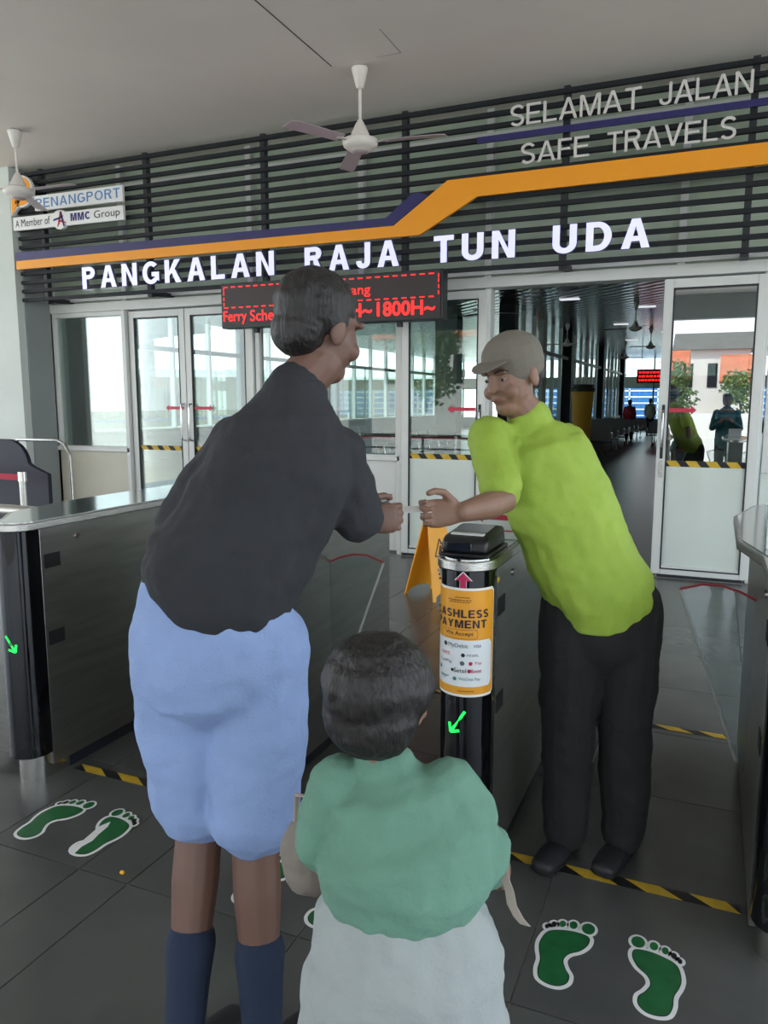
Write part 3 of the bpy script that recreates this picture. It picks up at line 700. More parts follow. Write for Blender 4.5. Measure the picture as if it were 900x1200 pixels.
for z, a, b in ((.933, -.012, .035), (.925, -.035, .040), (.919, -.030, .036), (.649, .0, .05)):
    mb = MB(); n_ = 8
    for i in range(n_):
        x0 = a + (b - a) * i / n_; x1 = x0 + (b - a) / n_ * .8; mb.add([W(x0, z, 0), W(x1, z, 0), W(x1, z + .003, 0), W(x0, z + .003, 0)], [(0, 1, 2, 3)])
    mb.obj('fine_print', M['posterbr'], po, fixn=False, kind='stuff')
ra = MB(); Wr = wrap(PC, GR + .001, -84)
ap = [(-.024, .0), (-.009, .0), (-.009, -.022), (.009, -.022), (.009, .0), (.024, .0), (0, .024)]
def arr(name, s, t, m):
    mb = MB(); vs = [Wr(a * s, .984 + b * s, t) for a, b in ap]; mb.add(vs, [tuple(range(7))]); return mb.obj(name, M[m], po if False else RA, fixn=False)
RA = thing('arrow_sticker', 'magenta up arrow sticker above the payment poster', 'sticker', (-.655, FRONT - GR, .96))
arr('outline', 1.15, .0005, 'white'); arr('arrow', 1.0, .001, 'magenta')
# scanner
sn = thing('ticket_scanner', 'black boxy ticket scanner on the gate above the payment poster', 'scanner', (-.655, 2.24, 1.045))
MB().box(-.735, -.582, 2.125, 2.36, 1.045, 1.056).obj('base', M['blackp'], sn, bevel=.006)
MB().xprism([(2.13, 1.056), (2.135, 1.095), (2.16, 1.105), (2.33, 1.116), (2.35, 1.056)], -.73, -.588).obj('housing', M['blackp'], sn, bevel=.012, seg=3)
MB().box(-.712, -.635, 2.1275, 2.1315, 1.062, 1.088).obj('front_window', M['acrylic'], sn, bevel=.004)
R = Matrix.Rotation(math.radians(3.7), 3, 'X')
MB().rbox((-.66, 2.25, 1.113), (.105, .11, .004), R).obj('scan_glass', M['mirror'], sn)
MB().rbox((-.66, 2.175, 1.108), (.10, .022, .004), R).obj('label_strip', M['alu'], sn)
mb = MB().box(-.5745, -.5735, 2.20, 2.225, .96, .975); t = mb.obj('warning_sticker', M['yellow']); tag(t, 'tiny yellow sticker under the rim of the poster gate', 'sticker')

# ------------------------------------------------------------------ floor marks
def cr(pts, n=5):
    out = []; N = len(pts)
    for i in range(N):
        p0, p1, p2, p3 = [V(pts[(i + k) % N]) for k in (-1, 0, 1, 2)]
        for k in range(n):
            t = k / n; out.append(tuple(.5 * ((2 * p1) + (-p0 + p2) * t + (2 * p0 - 5 * p1 + 4 * p2 - p3) * t * t + (-p0 + 3 * p1 - 3 * p2 + p3) * t ** 3)))
    return out
def inset(pts, d):
    out = []; N = len(pts); area = sum(pts[i][0] * pts[(i + 1) % N][1] - pts[(i + 1) % N][0] * pts[i][1] for i in range(N)); sg = 1 if area > 0 else -1
    for i in range(N):
        a = V(pts[i - 1]); b = V(pts[(i + 1) % N]); t = (b - a).normalized(); out.append((pts[i][0] - t.y * d * sg, pts[i][1] + t.x * d * sg))
    return out
# left foot, heel at origin, toes towards +y
SOLE = [(-0.0673, 0.1604), (-0.0536, 0.2052), (-0.0163, 0.2256), (0.0279, 0.2328), (0.0606, 0.2238), (0.0637, 0.1913), (0.0471, 0.1568), (0.02, 0.1317), (0.011, 0.1039), (0.0214, 0.0747), (0.0355, 0.0519), (0.0339, 0.023), (0.0144, 0.0026), (-0.0149, -0.0004), (-0.0412, 0.0128), (-0.0517, 0.0459), (-0.053, 0.0844), (-0.0649, 0.1237)]
TOES = [(0.052, 0.2578, 0.0183, 0.0236), (0.0101, 0.2577, 0.0109, 0.0169), (-0.0199, 0.2508, 0.0089, 0.0146), (-0.0428, 0.2395, 0.0075, 0.0123), (-0.0591, 0.2235, 0.0061, 0.0099)]
def footprint(x, y, left, label, rot=0, worn=False):
    f = thing('footprint_decal', label, 'floor sticker', (x, y, 0), 'green footprint stickers')
    s = 1 if left else -1; R = Matrix.Rotation(math.radians(rot), 2)
    T = lambda p: tuple(V((x, y)) + R @ V((p[0] * s, p[1])))
    o = cr(SOLE)
    def lay(name, poly, z0, z1, m):
        MB().zprism([T(p) for p in poly], z0, z1).obj(name, M[m], f)
    lay('outline', inset(o, -.009), .0006, .0012, 'white')
    lay('pad_edge', inset(o, .002), .0012, .0015, 'tapeblack'); lay('pad', inset(o, .0045), .0015, .0018, 'green')
    if worn:
        lay('worn_patch', [(.0, -.004), (.03, .0), (.035, .03), (.03, .06), (.036, .10), (.045, .16), (.03, .20), (.015, .17), (.01, .12), (.0, .08), (.008, .04)], .0018, .0021, 'white')
    for k, (cx_, cy_, a, b) in enumerate(TOES):
        E_ = lambda q: [(cx_ + (a + q) * math.cos(i * math.pi / 10), cy_ + (b + q) * math.sin(i * math.pi / 10)) for i in range(20)]
        lay('toe_outline', E_(.008), .0004, .0010, 'white'); lay('toe', E_(0.), .0010, .0016, 'tapeblack' if k > 2 else 'green')
    return f
for lane, yy, lbls in ((-2.005, 1.78, ('left green footprint sticker by the far left turnstile foot', 'worn green footprint sticker with a white heel patch')),
                      (-1.10, 1.78, ('left footprint sticker of the middle pair behind the feet', 'footprint sticker just left of the person in sea green')),
                      (-.18, 1.82, ('left print of the green pair at the bottom right', 'right print of the green pair at the bottom right'))):
    footprint(lane - .125, yy, True, lbls[0]); footprint(lane + .115, yy, False, lbls[1], worn=(lane < -2))
def ftape(x0, x1, y, label): hazard('hazard_tape', x0, x1, .0, .045, 0, label=label, floor_y=y)
ftape(-2.35, -1.63, 2.235, 'yellow and black floor tape right of the far left turnstile')
ftape(-1.46, -.74, 2.28, 'yellow and black floor tape in the middle lane behind the people')
ftape(-.56, .15, 2.32, 'near yellow and black floor tape in front of the right lane')
ftape(-.56, .13, 3.60, 'far yellow and black floor tape behind the glass flap of the right lane')
ftape(-1.46, -.74, 3.60, 'yellow and black floor tape at the back of the middle lane')
t = MB().rbox((-1.665, 1.755, .006), (.016, .012, .010), Matrix.Rotation(.6, 3, 'X')).obj('debris', M['cupy'], bevel=.004); tag(t, 'tiny yellow green scrap lying on the dark tiles', 'litter')

# wet floor sign
cs = thing('wet_floor_sign', 'yellow folding wet floor sign standing behind the poster gate', 'sign', (-1.95, 5.52, 0))
Rz = Matrix.Rotation(math.radians(62), 3, 'Z'); cb = V((-1.95, 5.52, 0))
for sg in (-1, 1):
    def P3(a, h, t=0, sg=sg):  # a across, h up the leaning panel
        q = V((a, sg * (.015 + (1 - h / .62) * .15) + sg * t, h)); return cb + Rz @ q
    pn = [(-.15, 0), (-.125, 0), (-.115, .035), (-.06, .06), (.06, .06), (.115, .035), (.125, 0), (.15, 0), (.085, .60), (.06, .62), (-.06, .62), (-.085, .60)]
    p_ = MB().prism(pn, lambda a, b: P3(a, b, -.006), lambda a, b: P3(a, b, .006)).obj('panel', M['cone'], cs)
    tri = ring = [(-.065, .33), (.065, .33), (0, .455)]
    for i in range(3):
        a, b = V(tri[i]), V(tri[(i + 1) % 3]); d = (b - a).normalized(); n_ = V((-d.y, d.x)) * .005
        MB().prism([tuple(a + n_), tuple(a - n_), tuple(b - n_), tuple(b + n_)], lambda u, v: P3(u, v, .006), lambda u, v: P3(u, v, .0085)).obj('triangle_print', M['coned'], p_)
    for body in ([(-.02, .36), (.0, .35), (.02, .385), (.005, .41), (-.01, .40)], [(-.035, .345), (-.025, .34), (0, .37), (-.01, .375)], [(.012, .385), (.035, .35), (.042, .357), (.02, .395)], [(.004, .415), (.014, .418), (.012, .43), (.002, .428)]):
        MB().prism(body, lambda u, v: P3(u, v, .006), lambda u, v: P3(u, v, .0085)).obj('figure_print', M['coned'], p_)
    for k in range(3): MB().prism([(-.06, .22 - k * .03), (.06, .22 - k * .03), (.06, .235 - k * .03), (-.06, .235 - k * .03)], lambda u, v: P3(u, v, .006), lambda u, v: P3(u, v, .008)).obj('text_line', M['coned'], p_)
MB().rbox(cb + V((0, 0, .615)), (.13, .05, .03), Rz).obj('hinge', M['cone'], cs, bevel=.008)

# ------------------------------------------------------------------ left side: railing, stanchion, board
rl = thing('steel_railing', 'brushed steel railing left of the far left turnstile', 'railing', (-3.6, 2.72, 0))
MB().cyl((-5.2, 2.72, .965), (-2.86, 2.72, .965), .030, n=18).obj('top_rail', M['steel'], rl, smooth=True)
for z in (.775, .59, .40, .215, .05): MB().cyl((-5.2, 2.72, z), (-2.86, 2.72, z), .012, n=12).obj('rail', M['steel'], rl, smooth=True)
for x in (-5.18, -4.1, -2.88): MB().cyl((x, 2.72, 0), (x, 2.72, .965), .022, n=14).obj('post', M['steel'], rl, smooth=True)
def stanchion(x, y, label, belt_to=None, group='belt stanchions'):
    s = thing('belt_stanchion', label, 'stanchion', (x, y, 0), group)
    MB().lathe([(.16, 0), (.16, .012), (.05, .03), (.03, .04)], (x, y, 0), 28).obj('base', M['steel'], s, smooth=True)
    MB().cyl((x, y, .03), (x, y, .87), .028, n=18).obj('pole', M['steel'], s, smooth=True)
    MB().cyl((x, y, .87), (x, y, .945), .034, n=18).obj('head', M['chrome'], s, smooth=True)
    if belt_to:
        a = V((x, y, .90)); b = V(belt_to); d = (b - a).normalized(); n_ = V((-d.y, d.x, 0)) * .0015
        pts = [a + d * .034, b]; vs = []
        for p in pts:
            for sz in (-.024, .024):
                for q in (-1, 1): vs.append(p + n_ * q + V((0, 0, sz)))
        MB().add(vs, [(0, 1, 3, 2), (4, 6, 7, 5), (0, 4, 5, 1), (2, 3, 7, 6), (0, 2, 6, 4), (1, 5, 7, 3)]).obj('belt', M['belt'], s, label='red retractable belt')
    return s
stanchion(-5.03, 4.45, 'steel belt stanchion beside the navy board at the left edge', (-6.4, 4.45, .90))
nb = thing('partition_board', 'dark navy round cornered board standing at the left edge', 'partition', (-5.5, 4.75, 0))
pts = [(-6.5, .03), (-5.06, .03), (-5.06, .90)] + [(-5.22 + .0 - .0, .955)] + [(-5.5 + .23 * math.cos(a), .95 + .23 * math.sin(a)) for a in [i * math.pi / 20 for i in range(1, 11)]] + [(-6.5, 1.18)]
MB().yprism(pts, 4.73, 4.77).obj('board', M['screen'], nb, bevel=.004)
for x in (-6.2, -5.3): MB().box(x - .03, x + .03, 4.60, 4.90, 0, .03).obj('foot', M['blackp'], nb)
hr = MB().tube([(-5.28, 5.2, 0), (-5.28, 5.2, 1.02), (-5.34, 5.2, 1.12), (-5.42, 5.2, 1.15), (-5.9, 5.2, 1.15), (-5.95, 5.2, 1.1), (-5.95, 5.2, 0)], .015).obj('hoop_rail', M['steel'], smooth=True)
tag(hr, 'thin steel hoop rail behind the navy board', 'rail')

# ------------------------------------------------------------------ waiting hall behind the doors
HX0, HX1, HY1, HZ = -13.3, 3.2, 42., 3.65
struct('floor_hall', MB().box(HX0, HX1, 6.93, HY1, -.15, 0), M['hallfloor'])
struct('ceiling_hall', MB().box(HX0 - .2, HX1, 7.05, HY1, HZ, HZ + .5), M['hallceil'])
struct('wall_right', MB().box(HX1, HX1 + .2, 6.93, HY1, -.15, 4.1), M['whitew'])
struct('wall_front', MB().box(HX0, -9.6, 6.97, 7.15, -.15, 4.1), M['whitew'])
lw = thing('window_5', None, None, (HX0, 24, 0), kind='structure')
box1('dado', (HX0 - .1, HX0 + .1, 7.15, HY1, -.15, .75), M['greywall'], lw)
box1('sill', (HX0 - .1, HX0 + .14, 7.15, HY1, .75, .8), M['alu'], lw)
box1('transom', (HX0 - .05, HX0 + .06, 7.15, HY1, 2.78, 2.9), M['greywall'], lw)
y = 7.2; k = 0
while y < HY1:
    w = .22 if k % 4 == 0 else .04
    box1('mullion', (HX0 - .08, HX0 + .08, y - w / 2, y + w / 2, .8, HZ), M['greywall'] if k % 4 == 0 else M['alu'], lw)
    box1('pane', (HX0 - .004, HX0 + .004, y + w / 2, y + 1.55, .8, HZ), M['g'], lw)
    y += 1.6; k += 1
pw = thing('window_6', None, None, (-4.4, 30, 0), kind='structure')
for i, y in enumerate((17.5, 21.2, 25, 28.8, 32.5, 36.2, 40)):
    if i % 2 == 0: box1('pillar', (-4.6, -4.25, y - .2, y + .2, 0, HZ), M['slat'], pw)
    else: box1('pillar', (-4.55, -4.35, y - .25, y + .25, 0, HZ), M['whitew'], pw)
    for yy in (y + 1.3, y + 2.5):
        if yy < 41.5: box1('mullion', (-4.45, -4.35, yy - .04, yy + .04, .0, HZ), M['alu'], pw)
box1('transom', (-4.46, -4.34, 17.5, HY1, 2.78, 2.86), M['greywall'], pw)
box1('dado', (-4.45, -4.35, 17.5, HY1, 0, .8), M['greywall'], pw)
box1('pane', (-4.404, -4.396, 17.5, HY1, .8, HZ), M['g'], pw)
ew = thing('window_8', None, None, (-5, HY1, 0), kind='structure')
box1('dado', (HX0, HX1, HY1, HY1 + .1, -.15, .6), M['greywall'], ew)
box1('header_panel', (HX0, HX1, HY1, HY1 + .1, 2.15, 2.75), M['whitew'], ew)
for i in range(12): box1('mullion', (HX0 + .1 + i * 1.45, HX0 + .18 + i * 1.45, HY1, HY1 + .08, .6, HZ), M['greywall'], ew)
box1('pane', (HX0, HX1, HY1 + .04, HY1 + .05, .6, HZ), M['g'], ew)
struct('pillar_1', MB().box(-7.0, -6.4, 19.8, 20.3, 0, HZ), M['greywall'])
struct('pillar_2', MB().box(-8.35, -7.9, 8.0, 8.25, 0, HZ), M['slat'])
for i, (x, y) in enumerate(((-2.6, 12), (-1.2, 14), (-3.0, 17), (-1.6, 19), (-2.6, 23), (-1.5, 26), (-2.9, 29), (-5.5, 12), (-7.5, 15))):
    l = box1('ceiling_light', (x - .2, x + .2, y - .1, y + .1, HZ - .02, HZ - .001), M['lamp'])
    tag(l, 'small flat ceiling light in the dark hall ceiling', 'light', 'hall ceiling lights')
for i, (x, y) in enumerate(((-1.75, 11.0), (-3.95, 14.0), (-1.75, 18.2), (-4.0, 22.5), (-1.9, 24.5), (-3.2, 30), (-1.8, 34), (-7.2, 12.5))):
    c = copy_tree(fan); c.location = (x, y, HZ); c.rotation_euler.z = .4 * i
    c['label'] = ('big near white fan at the top right of the open doorway', 'white hall fan high above the attendant cap', 'white hall fan just left of the right door frame', 'small white hall fan left of the kiosk', 'small white hall fan above the aisle, fifth from the doors', 'tiny white hall fan above the red bag', 'farthest tiny white fan at the end of the hall', 'white hall fan seen through the middle windows')[i]; c['group'] = 'hall ceiling fans'
# airport benches
def make_bench():
    b = thing('airport_bench', 'row of perforated steel waiting seats in the hall', 'bench', (0, 0, 0), 'hall benches')
    MB().box(-.95, .95, -.03, .03, .36, .40).obj('beam', M['dark'], b)
    for x in (-.62, 0, .62):
        MB().xprism([(-.22, .43), (-.20, .45), (.20, .42), (.24, .44), (.33, .80), (.31, .81), (.20, .45), (-.20, .475)], x - .28, x + .28).obj('seat', M['seat'], b)
    for x in (-.93, -.31, .31, .93): MB().tube([(x, .2, .46), (x, .22, .62), (x, -.18, .64), (x, -.22, .46)], .014, 6).obj('armrest', M['mirror'], b)
    for x in (-.75, .75): MB().tube([(x, -.32, .0), (x, -.28, .05), (x, 0, .14), (x, 0, .36)], .02, 6).obj('leg', M['mirror'], b); MB().tube([(x, .32, .0), (x, .28, .05), (x, 0, .14)], .02, 6).obj('leg', M['mirror'], b)
    return b
bench = make_bench(); first = True; cnt = {}
ORD = ['nearest', 'second', 'third', 'fourth', 'fifth', 'sixth', 'seventh', 'farthest']
spots = [(-1.15, 27.0, 0)] + [(-1.2, 27 + 1.7 * i, 0) for i in range(1, 6)] + [(-3.55, 22 + 1.6 * i, 0) for i in range(8)] + [(-9.0, 13.2 + 2.1 * i, 1.57) for i in range(4)] + [(-6.0, 14.5, 1.57), (-6.0, 17.0, 1.57)]
for (x, y, r) in spots:
    c = bench if first else copy_tree(bench); first = False
    c.location = (x, y, 0); c.rotation_euler.z = r
    key = 'w' if x < -5 else 'l' if x < -3 else 'r'; cnt[key] = cnt.get(key, 0) + 1; od = ORD[cnt[key] - 1]
    if x < -5: c['label'] = '%s steel seat row behind the left and middle windows' % od; c['group'] = 'benches behind the left windows'
    elif x < -3: c['label'] = '%s steel seat row along the left side of the hall, counted from the doors' % od; c['group'] = 'benches on the left of the hall'
    else: c['label'] = '%s steel seat row right of the hall aisle, counted from the doors' % od; c['group'] = 'benches on the right of the hall'
for i in range(5):
    x = -7.6 + i * .95
    stanchion(x, 11.8, 'belt stanchion in the red belt row seen through the middle windows', (x + .95 - .036, 11.8, .90), 'stanchions inside the hall')
stanchion(-6.6, 8.6, 'belt stanchion behind the left double door', (-5.9, 8.6, .90), 'stanchion behind the double door')
kc = thing('drink_kiosk', 'yellow cup shaped kiosk with black lid in the hall', 'kiosk', (-3.2, 20.5, 0))
MB().lathe([(.20, .0), (.235, .9), (.29, 1.72), (.29, 1.74)], (-3.2, 20.5, 0), 28).obj('cup', M['cupy'], kc, smooth=True)
MB().lathe([(.31, 1.74), (.31, 1.82), (.28, 1.84), (.28, 1.92), (.1, 1.93)], (-3.2, 20.5, 0), 28).obj('lid', M['cupb'], kc, smooth=True)
hs = thing('led_sign', 'small red LED sign hanging deep in the hall', 'display', (-2.2, 30, 2.15))
box1('housing', (-2.75, -1.55, 29.95, 30.05, 2.15, 2.65), M['ledboard'], hs)
lm = MB(); rl_ = random.Random(3)
for row in range(3):
    xx = -2.68
    while xx < -1.68:
        ww = rl_.uniform(.04, .12); lm.box(xx, xx + ww, 29.935, 29.94, 2.22 + row * .14, 2.29 + row * .14); xx += ww + .04
lm.obj('led_rows', M['led'], hs, kind='stuff')
for x in (-2.6, -1.7): MB().cyl((x, 30, 2.65), (x, 30, HZ), .012, n=8).obj('rod', M['alu'], hs)

# ------------------------------------------------------------------ outdoors
def tree(x, y, h, r, label, n=1500, seed=1, group=None):
    rnd = random.Random(seed); t = thing('tree', label, 'tree', (x, y, -.16), group)
    MB().tube([(x, y, -.16), (x + .1, y, h * .35), (x, y + .1, h * .6)], .12 * h / 6, 8).obj('trunk', M['bark'], t, smooth=True)
    mb = MB(); vs = []; fs = []
    cl = [(rnd.uniform(-.5, .5) * r, rnd.uniform(-.5, .5) * r, h * .65 + rnd.uniform(-.22, .25) * h, r * rnd.uniform(.35, .6)) for _ in range(9)]
    for i in range(n):
        c = rnd.choice(cl); d = V((rnd.gauss(0, 1), rnd.gauss(0, 1), rnd.gauss(0, 1))).normalized() * c[3] * rnd.uniform(.6, 1)
        p = V((x + c[0], y + c[1], c[2])) + d; a = V((rnd.gauss(0, 1), rnd.gauss(0, 1), rnd.gauss(0, 1))).normalized() * r * .09; b = a.orthogonal().normalized() * r * .05
        k = len(vs); vs += [p - a, p + b, p + a, p - b]; fs.append((k, k + 1, k + 2, k + 3))
    o = mb.add(vs, fs).obj('crown', M['leaf'], t, fixn=False); o['kind'] = 'stuff'
tree(-29, 29, 7.5, 2.6, 'green tree beyond the curved ramp seen through the left window', seed=2)
tree(-12, -34, 6, 2.6, 'roadside tree mirrored in the right door leaf', seed=3, group='trees across the street')
tree(10.5, -42, 5.5, 2.6, 'roadside tree mirrored in the right door leaf', seed=4, group='trees across the street')
tree(-19, -38, 7, 3.2, 'roadside tree mirrored in the right door leaf', seed=5, group='trees across the street')
rm = thing('spiral_ramp', 'curved concrete ramp with a rail seen through the left window', 'ramp', (-21.2, 25.3, -.16))
def band(r0, r1, zf, h, name, m, parent, a0=-3.6, a1=1.4, n=40):
    vs = []; fs = []
    for i in range(n + 1):
        a = a0 + (a1 - a0) * i / n; z = zf(i / n)
        for r, zz in ((r0, z), (r1, z), (r1, z + h), (r0, z + h)): vs.append((-21.2 + r * math.cos(a), 25.3 + r * math.sin(a), zz))
    for i in range(n):
        for q in range(4): fs.append((i * 4 + q, i * 4 + (q + 1) % 4, (i + 1) * 4 + (q + 1) % 4, (i + 1) * 4 + q))
    fs += [(3, 2, 1, 0), tuple(range(4 * n, 4 * n + 4))]
    return MB().add(vs, fs).obj(name, m, parent, smooth=True)
band(2.35, 2.5, lambda t: 3.1 + 1.5 * t, 1.15, 'parapet', M['concrete'], rm)
band(1.0, 2.4, lambda t: 3.0 + 1.5 * t, .25, 'deck', M['concrete'], rm)
band(2.40, 2.45, lambda t: 4.5 + 1.5 * t, .05, 'rail', M['alu'], rm)
MB().cyl((-21.2, 25.3, -.16), (-21.2, 25.3, 5), .25, n=24).obj('core', M['concrete'], rm, smooth=True)
lb_ = thing('low_building', 'long low cream building with a white roof edge beyond the left doors', 'building', (-26, 36, -.16))
Rb = Matrix.Rotation(math.radians(25), 3, 'Z')
MB().rbox((-24, 38, 1.3), (22, 6, 2.9), Rb).obj('wall', M['creamw'], lb_)
MB().rbox((-24, 38, 2.95), (22.6, 6.6, .4), Rb).obj('roof', M['whitew'], lb_)
for i in range(5):
    c = V((-24, 38, 1.3)) + Rb @ V((-8 + 4 * i, -3.05, .2)); MB().rbox(c, (1.4, .12, .9), Rb).obj('window', M['slat'], lb_)
br = thing('blue_railing', 'blue and white outdoor railing beyond the left windows', 'railing', (-15.5, 24, -.16))
for z, m in ((.95, 'bluew'), (.70, 'alu'), (.45, 'bluew'), (.2, 'roof')): box1('rail', (-15.53, -15.47, 10, 32, z - .03, z + .03), M[m], br)
for i in range(12): box1('post', (-15.54, -15.46, 10 + 2 * i, 10.08 + 2 * i, -.16, 1.0), M['alu'], br)
wb = box1('walkway_slab', (-19, -16, 8, 42, -.16, .12), M['whitew']); tag(wb, 'pale concrete walkway beyond the left windows', 'walkway')
bl = thing('blue_building', 'blue clad building with white rails beyond the far end of the hall', 'building', (-4, 62, -.16))
box1('wall', (-14, 8, 60, 66, -.16, 2.6), M['bluew'], bl)
for i in range(5): box1('rail', (-14, 8, 59.8, 59.9, .4 + .45 * i, .5 + .45 * i), M['whitew'], bl)
for i in range(12): box1('post', (-14 + 2 * i, -13.9 + 2 * i, 59.8, 59.9, -.16, 2.6), M['whitew'], bl)
for i, (x_, y_, h_) in enumerate(((-4.5, -36, 3.3), (-2.2, -39, 3.8), (1.2, -36, 3.0), (6.5, -39, 3.6), (-8, -37, 4.0), (3.6, -44, 4.2))): tree(x_, y_, h_, 1.5, 'low roadside tree mirrored in the right door leaf', seed=20 + i, n=900, group='low trees across the street')
bw = box1('boundary_wall', (-18, 14, -24.2, -24, -.16, .95), M['whitew']); tag(bw, 'low pale boundary wall mirrored in the right door leaf', 'wall')
def house(x, y, w, d, h, label, wallm, roofm, group=None):
    hb = thing('house', label, 'building', (x, y, -.16), group)
    box1('wall', (x - w / 2, x + w / 2, y - d / 2, y + d / 2, -.16, h), M[wallm], hb)
    MB().xprism([(y - d / 2 - .4, h), (y + d / 2 + .4, h), (y, h + d * .28)], x - w / 2 - .4, x + w / 2 + .4).obj('roof', M[roofm], hb)
    for i in range(int(w // 2)):
        xx = x - w / 2 + 1 + i * 2; box1('window', (xx - .4, xx + .4, y + d / 2, y + d / 2 + .06, h * .45, h * .8), M['slat'], hb)
house(-7, -52, 9, 8, 3.2, 'orange roofed house mirrored in the right door leaf', 'creamw', 'roof', 'houses across the street')
house(5, -56, 9, 8, 3.0, 'orange roofed house mirrored in the right door leaf', 'whitew', 'roof', 'houses across the street')
house(-.5, -64, 6, 6, 6.0, 'narrow white building between the orange roofed houses', 'whitew', 'concrete')
house(-22, -50, 12, 9, 6.5, 'tall pale building across the street', 'whitew', 'roof')
sl = thing('street_lamp', 'tall street lamp mirrored in the right door leaf', 'street lamp', (4.5, -26, -.16))
MB().tube([(4.5, -26, -.16), (4.5, -26, 7.5), (4.3, -26, 8.2), (3.0, -26, 8.5)], .07, 8).obj('pole', M['alu'], sl, smooth=True)
MB().box(2.4, 3.1, -26.12, -25.88, 8.42, 8.54).obj('lamp_head', M['alu'], sl)
# ------------------------------------------------------------------ people
def nrm(v): return V(v).normalized()
class Soft:
    """closed overlapping volumes that are fused into one skin by a voxel remesh"""
    def __init__(s): s.m = MB()
    def loft(s, secs, side=None, n=20):
        """secs: (centre, half width along side, half depth)"""
        cs = [V(q[0]) for q in secs]; rings = []; up = None
        for i, q in enumerate(secs):
            t = (cs[min(i + 1, len(cs) - 1)] - cs[max(i - 1, 0)]).normalized()
            sd = V(side) if side is not None else (up if up is not None else t.orthogonal())
            a = (sd - t * sd.dot(t)).normalized(); up = a; b = t.cross(a)
            rings.append((cs[i], a, b, t, q[1], q[2] if len(q) > 2 else q[1]))
        full = []
        c, a, b, t, ra, rb = rings[0]; m_ = min(ra, rb)
        for th in (78, 52, 26): full.append((c - t * m_ * math.sin(math.radians(th)), a, b, ra * math.cos(math.radians(th)), rb * math.cos(math.radians(th))))
        for c, a, b, t, ra, rb in rings: full.append((c, a, b, ra, rb))
        m_ = min(ra, rb)
        for th in (26, 52, 78): full.append((c + t * m_ * math.sin(math.radians(th)), a, b, ra * math.cos(math.radians(th)), rb * math.cos(math.radians(th))))
        vs = []; fs = []
        for c, a, b, ra, rb in full:
            vs += [c + a * math.cos(2 * math.pi * k / n) * ra + b * math.sin(2 * math.pi * k / n) * rb for k in range(n)]
        for i in range(len(full) - 1):
            for k in range(n): fs.append((i * n + k, i * n + (k + 1) % n, (i + 1) * n + (k + 1) % n, (i + 1) * n + k))
        fs += [tuple(range(n - 1, -1, -1)), tuple(range((len(full) - 1) * n, len(full) * n))]
        s.m.add(vs, fs); return s
    def limb(s, *pr, n=14): return s.loft([(p, r) for p, r in pr], n=n)
    def ell(s, c, r, R=None, n=16):
        c = V(c); R = R or Matrix.Identity(3); vs = []; fs = []; m_ = n // 2
        for j in range(1, m_):
            ph = math.pi * j / m_
            vs += [c + R @ V((r[0] * math.sin(ph) * math.cos(2 * math.pi * k / n), r[1] * math.sin(ph) * math.sin(2 * math.pi * k / n), r[2] * math.cos(ph))) for k in range(n)]
        vs += [c + R @ V((0, 0, r[2])), c + R @ V((0, 0, -r[2]))]; T_ = len(vs) - 2
        for j in range(m_ - 2):
            for k in range(n): fs.append((j * n + k, (j + 1) * n + k, (j + 1) * n + (k + 1) % n, j * n + (k + 1) % n))
        for k in range(n): fs.append((T_, k, (k + 1) % n)); fs.append((T_ + 1, (m_ - 2) * n + (k + 1) % n, (m_ - 2) * n + k))
        s.m.add(vs, fs); return s
    def build(s, name, m, parent, voxel=.006, smooth=4, fold=0., fscale=.12, label=None):
        o_ = org(parent)
        me = bpy.data.meshes.new(name); me.from_pydata([tuple(V(v) - o_) for v in s.m.v], [], s.m.f)
        bm = bmesh.new(); bm.from_mesh(me); bmesh.ops.recalc_face_normals(bm, faces=bm.faces); bm.to_mesh(me); bm.free()
        o = bpy.data.objects.new(name, me); COL.objects.link(o)
        r = o.modifiers.new('r', 'REMESH'); r.mode = 'VOXEL'; r.voxel_size = voxel; r.use_smooth_shade = True
        q = o.modifiers.new('s', 'SMOOTH'); q.factor = .5; q.iterations = smooth
        if fold:
            tx = bpy.data.textures.get('folds%g' % fscale) or bpy.data.textures.new('folds%g' % fscale, 'CLOUDS'); tx.noise_scale = fscale; tx.noise_depth = 2
            d = o.modifiers.new('d', 'DISPLACE'); d.texture = tx; d.strength = fold; d.mid_level = .5; d.texture_coords = 'LOCAL'
        dg = bpy.context.evaluated_depsgraph_get(); nm_ = bpy.data.meshes.new_from_object(o.evaluated_get(dg))
        o.modifiers.clear(); o.data = nm_; nm_.name = name; nm_.materials.clear(); nm_.materials.append(m)
        if parent is not None: o.parent = parent
        ORG[o.name] = o_
        if label: o['label'] = label
        return o

def head(s, c, f, u, k=1.0):
    """skull, jaw, nose, brow, ears around centre c; f forward, u up"""
    f = nrm(f); r = nrm(f.cross(V(u))); u = r.cross(f); R = Matrix((r, f, u)).transposed(); c = V(c)
    A = lambda x, y, z: c + (r * x + f * y + u * z) * k
    s.ell(A(0, -.012, .03), (.076 * k, .094 * k, .088 * k), R)
    s.ell(A(0, .018, -.02), (.065 * k, .075 * k, .085 * k), R)
    s.ell(A(0, .045, -.078), (.040 * k, .040 * k, .032 * k), R)
    s.loft([(A(0, .088, .025), .008 * k, .008 * k), (A(0, .100, -.005), .011 * k, .010 * k), (A(0, .104, -.018), .016 * k, .012 * k)], side=r)
    s.loft([(A(-.042, .078, .032), .009 * k), (A(0, .090, .036), .009 * k), (A(.042, .078, .032), .009 * k)])
    s.ell(A(0, .080, -.050), (.026 * k, .014 * k, .014 * k), R)
    for q in (-1, 1):
        s.ell(A(.077 * q, -.005, -.005), (.010 * k, .020 * k, .032 * k), R)
        s.ell(A(.040 * q, .068, -.03), (.022 * k, .018 * k, .022 * k), R)
    return A, R
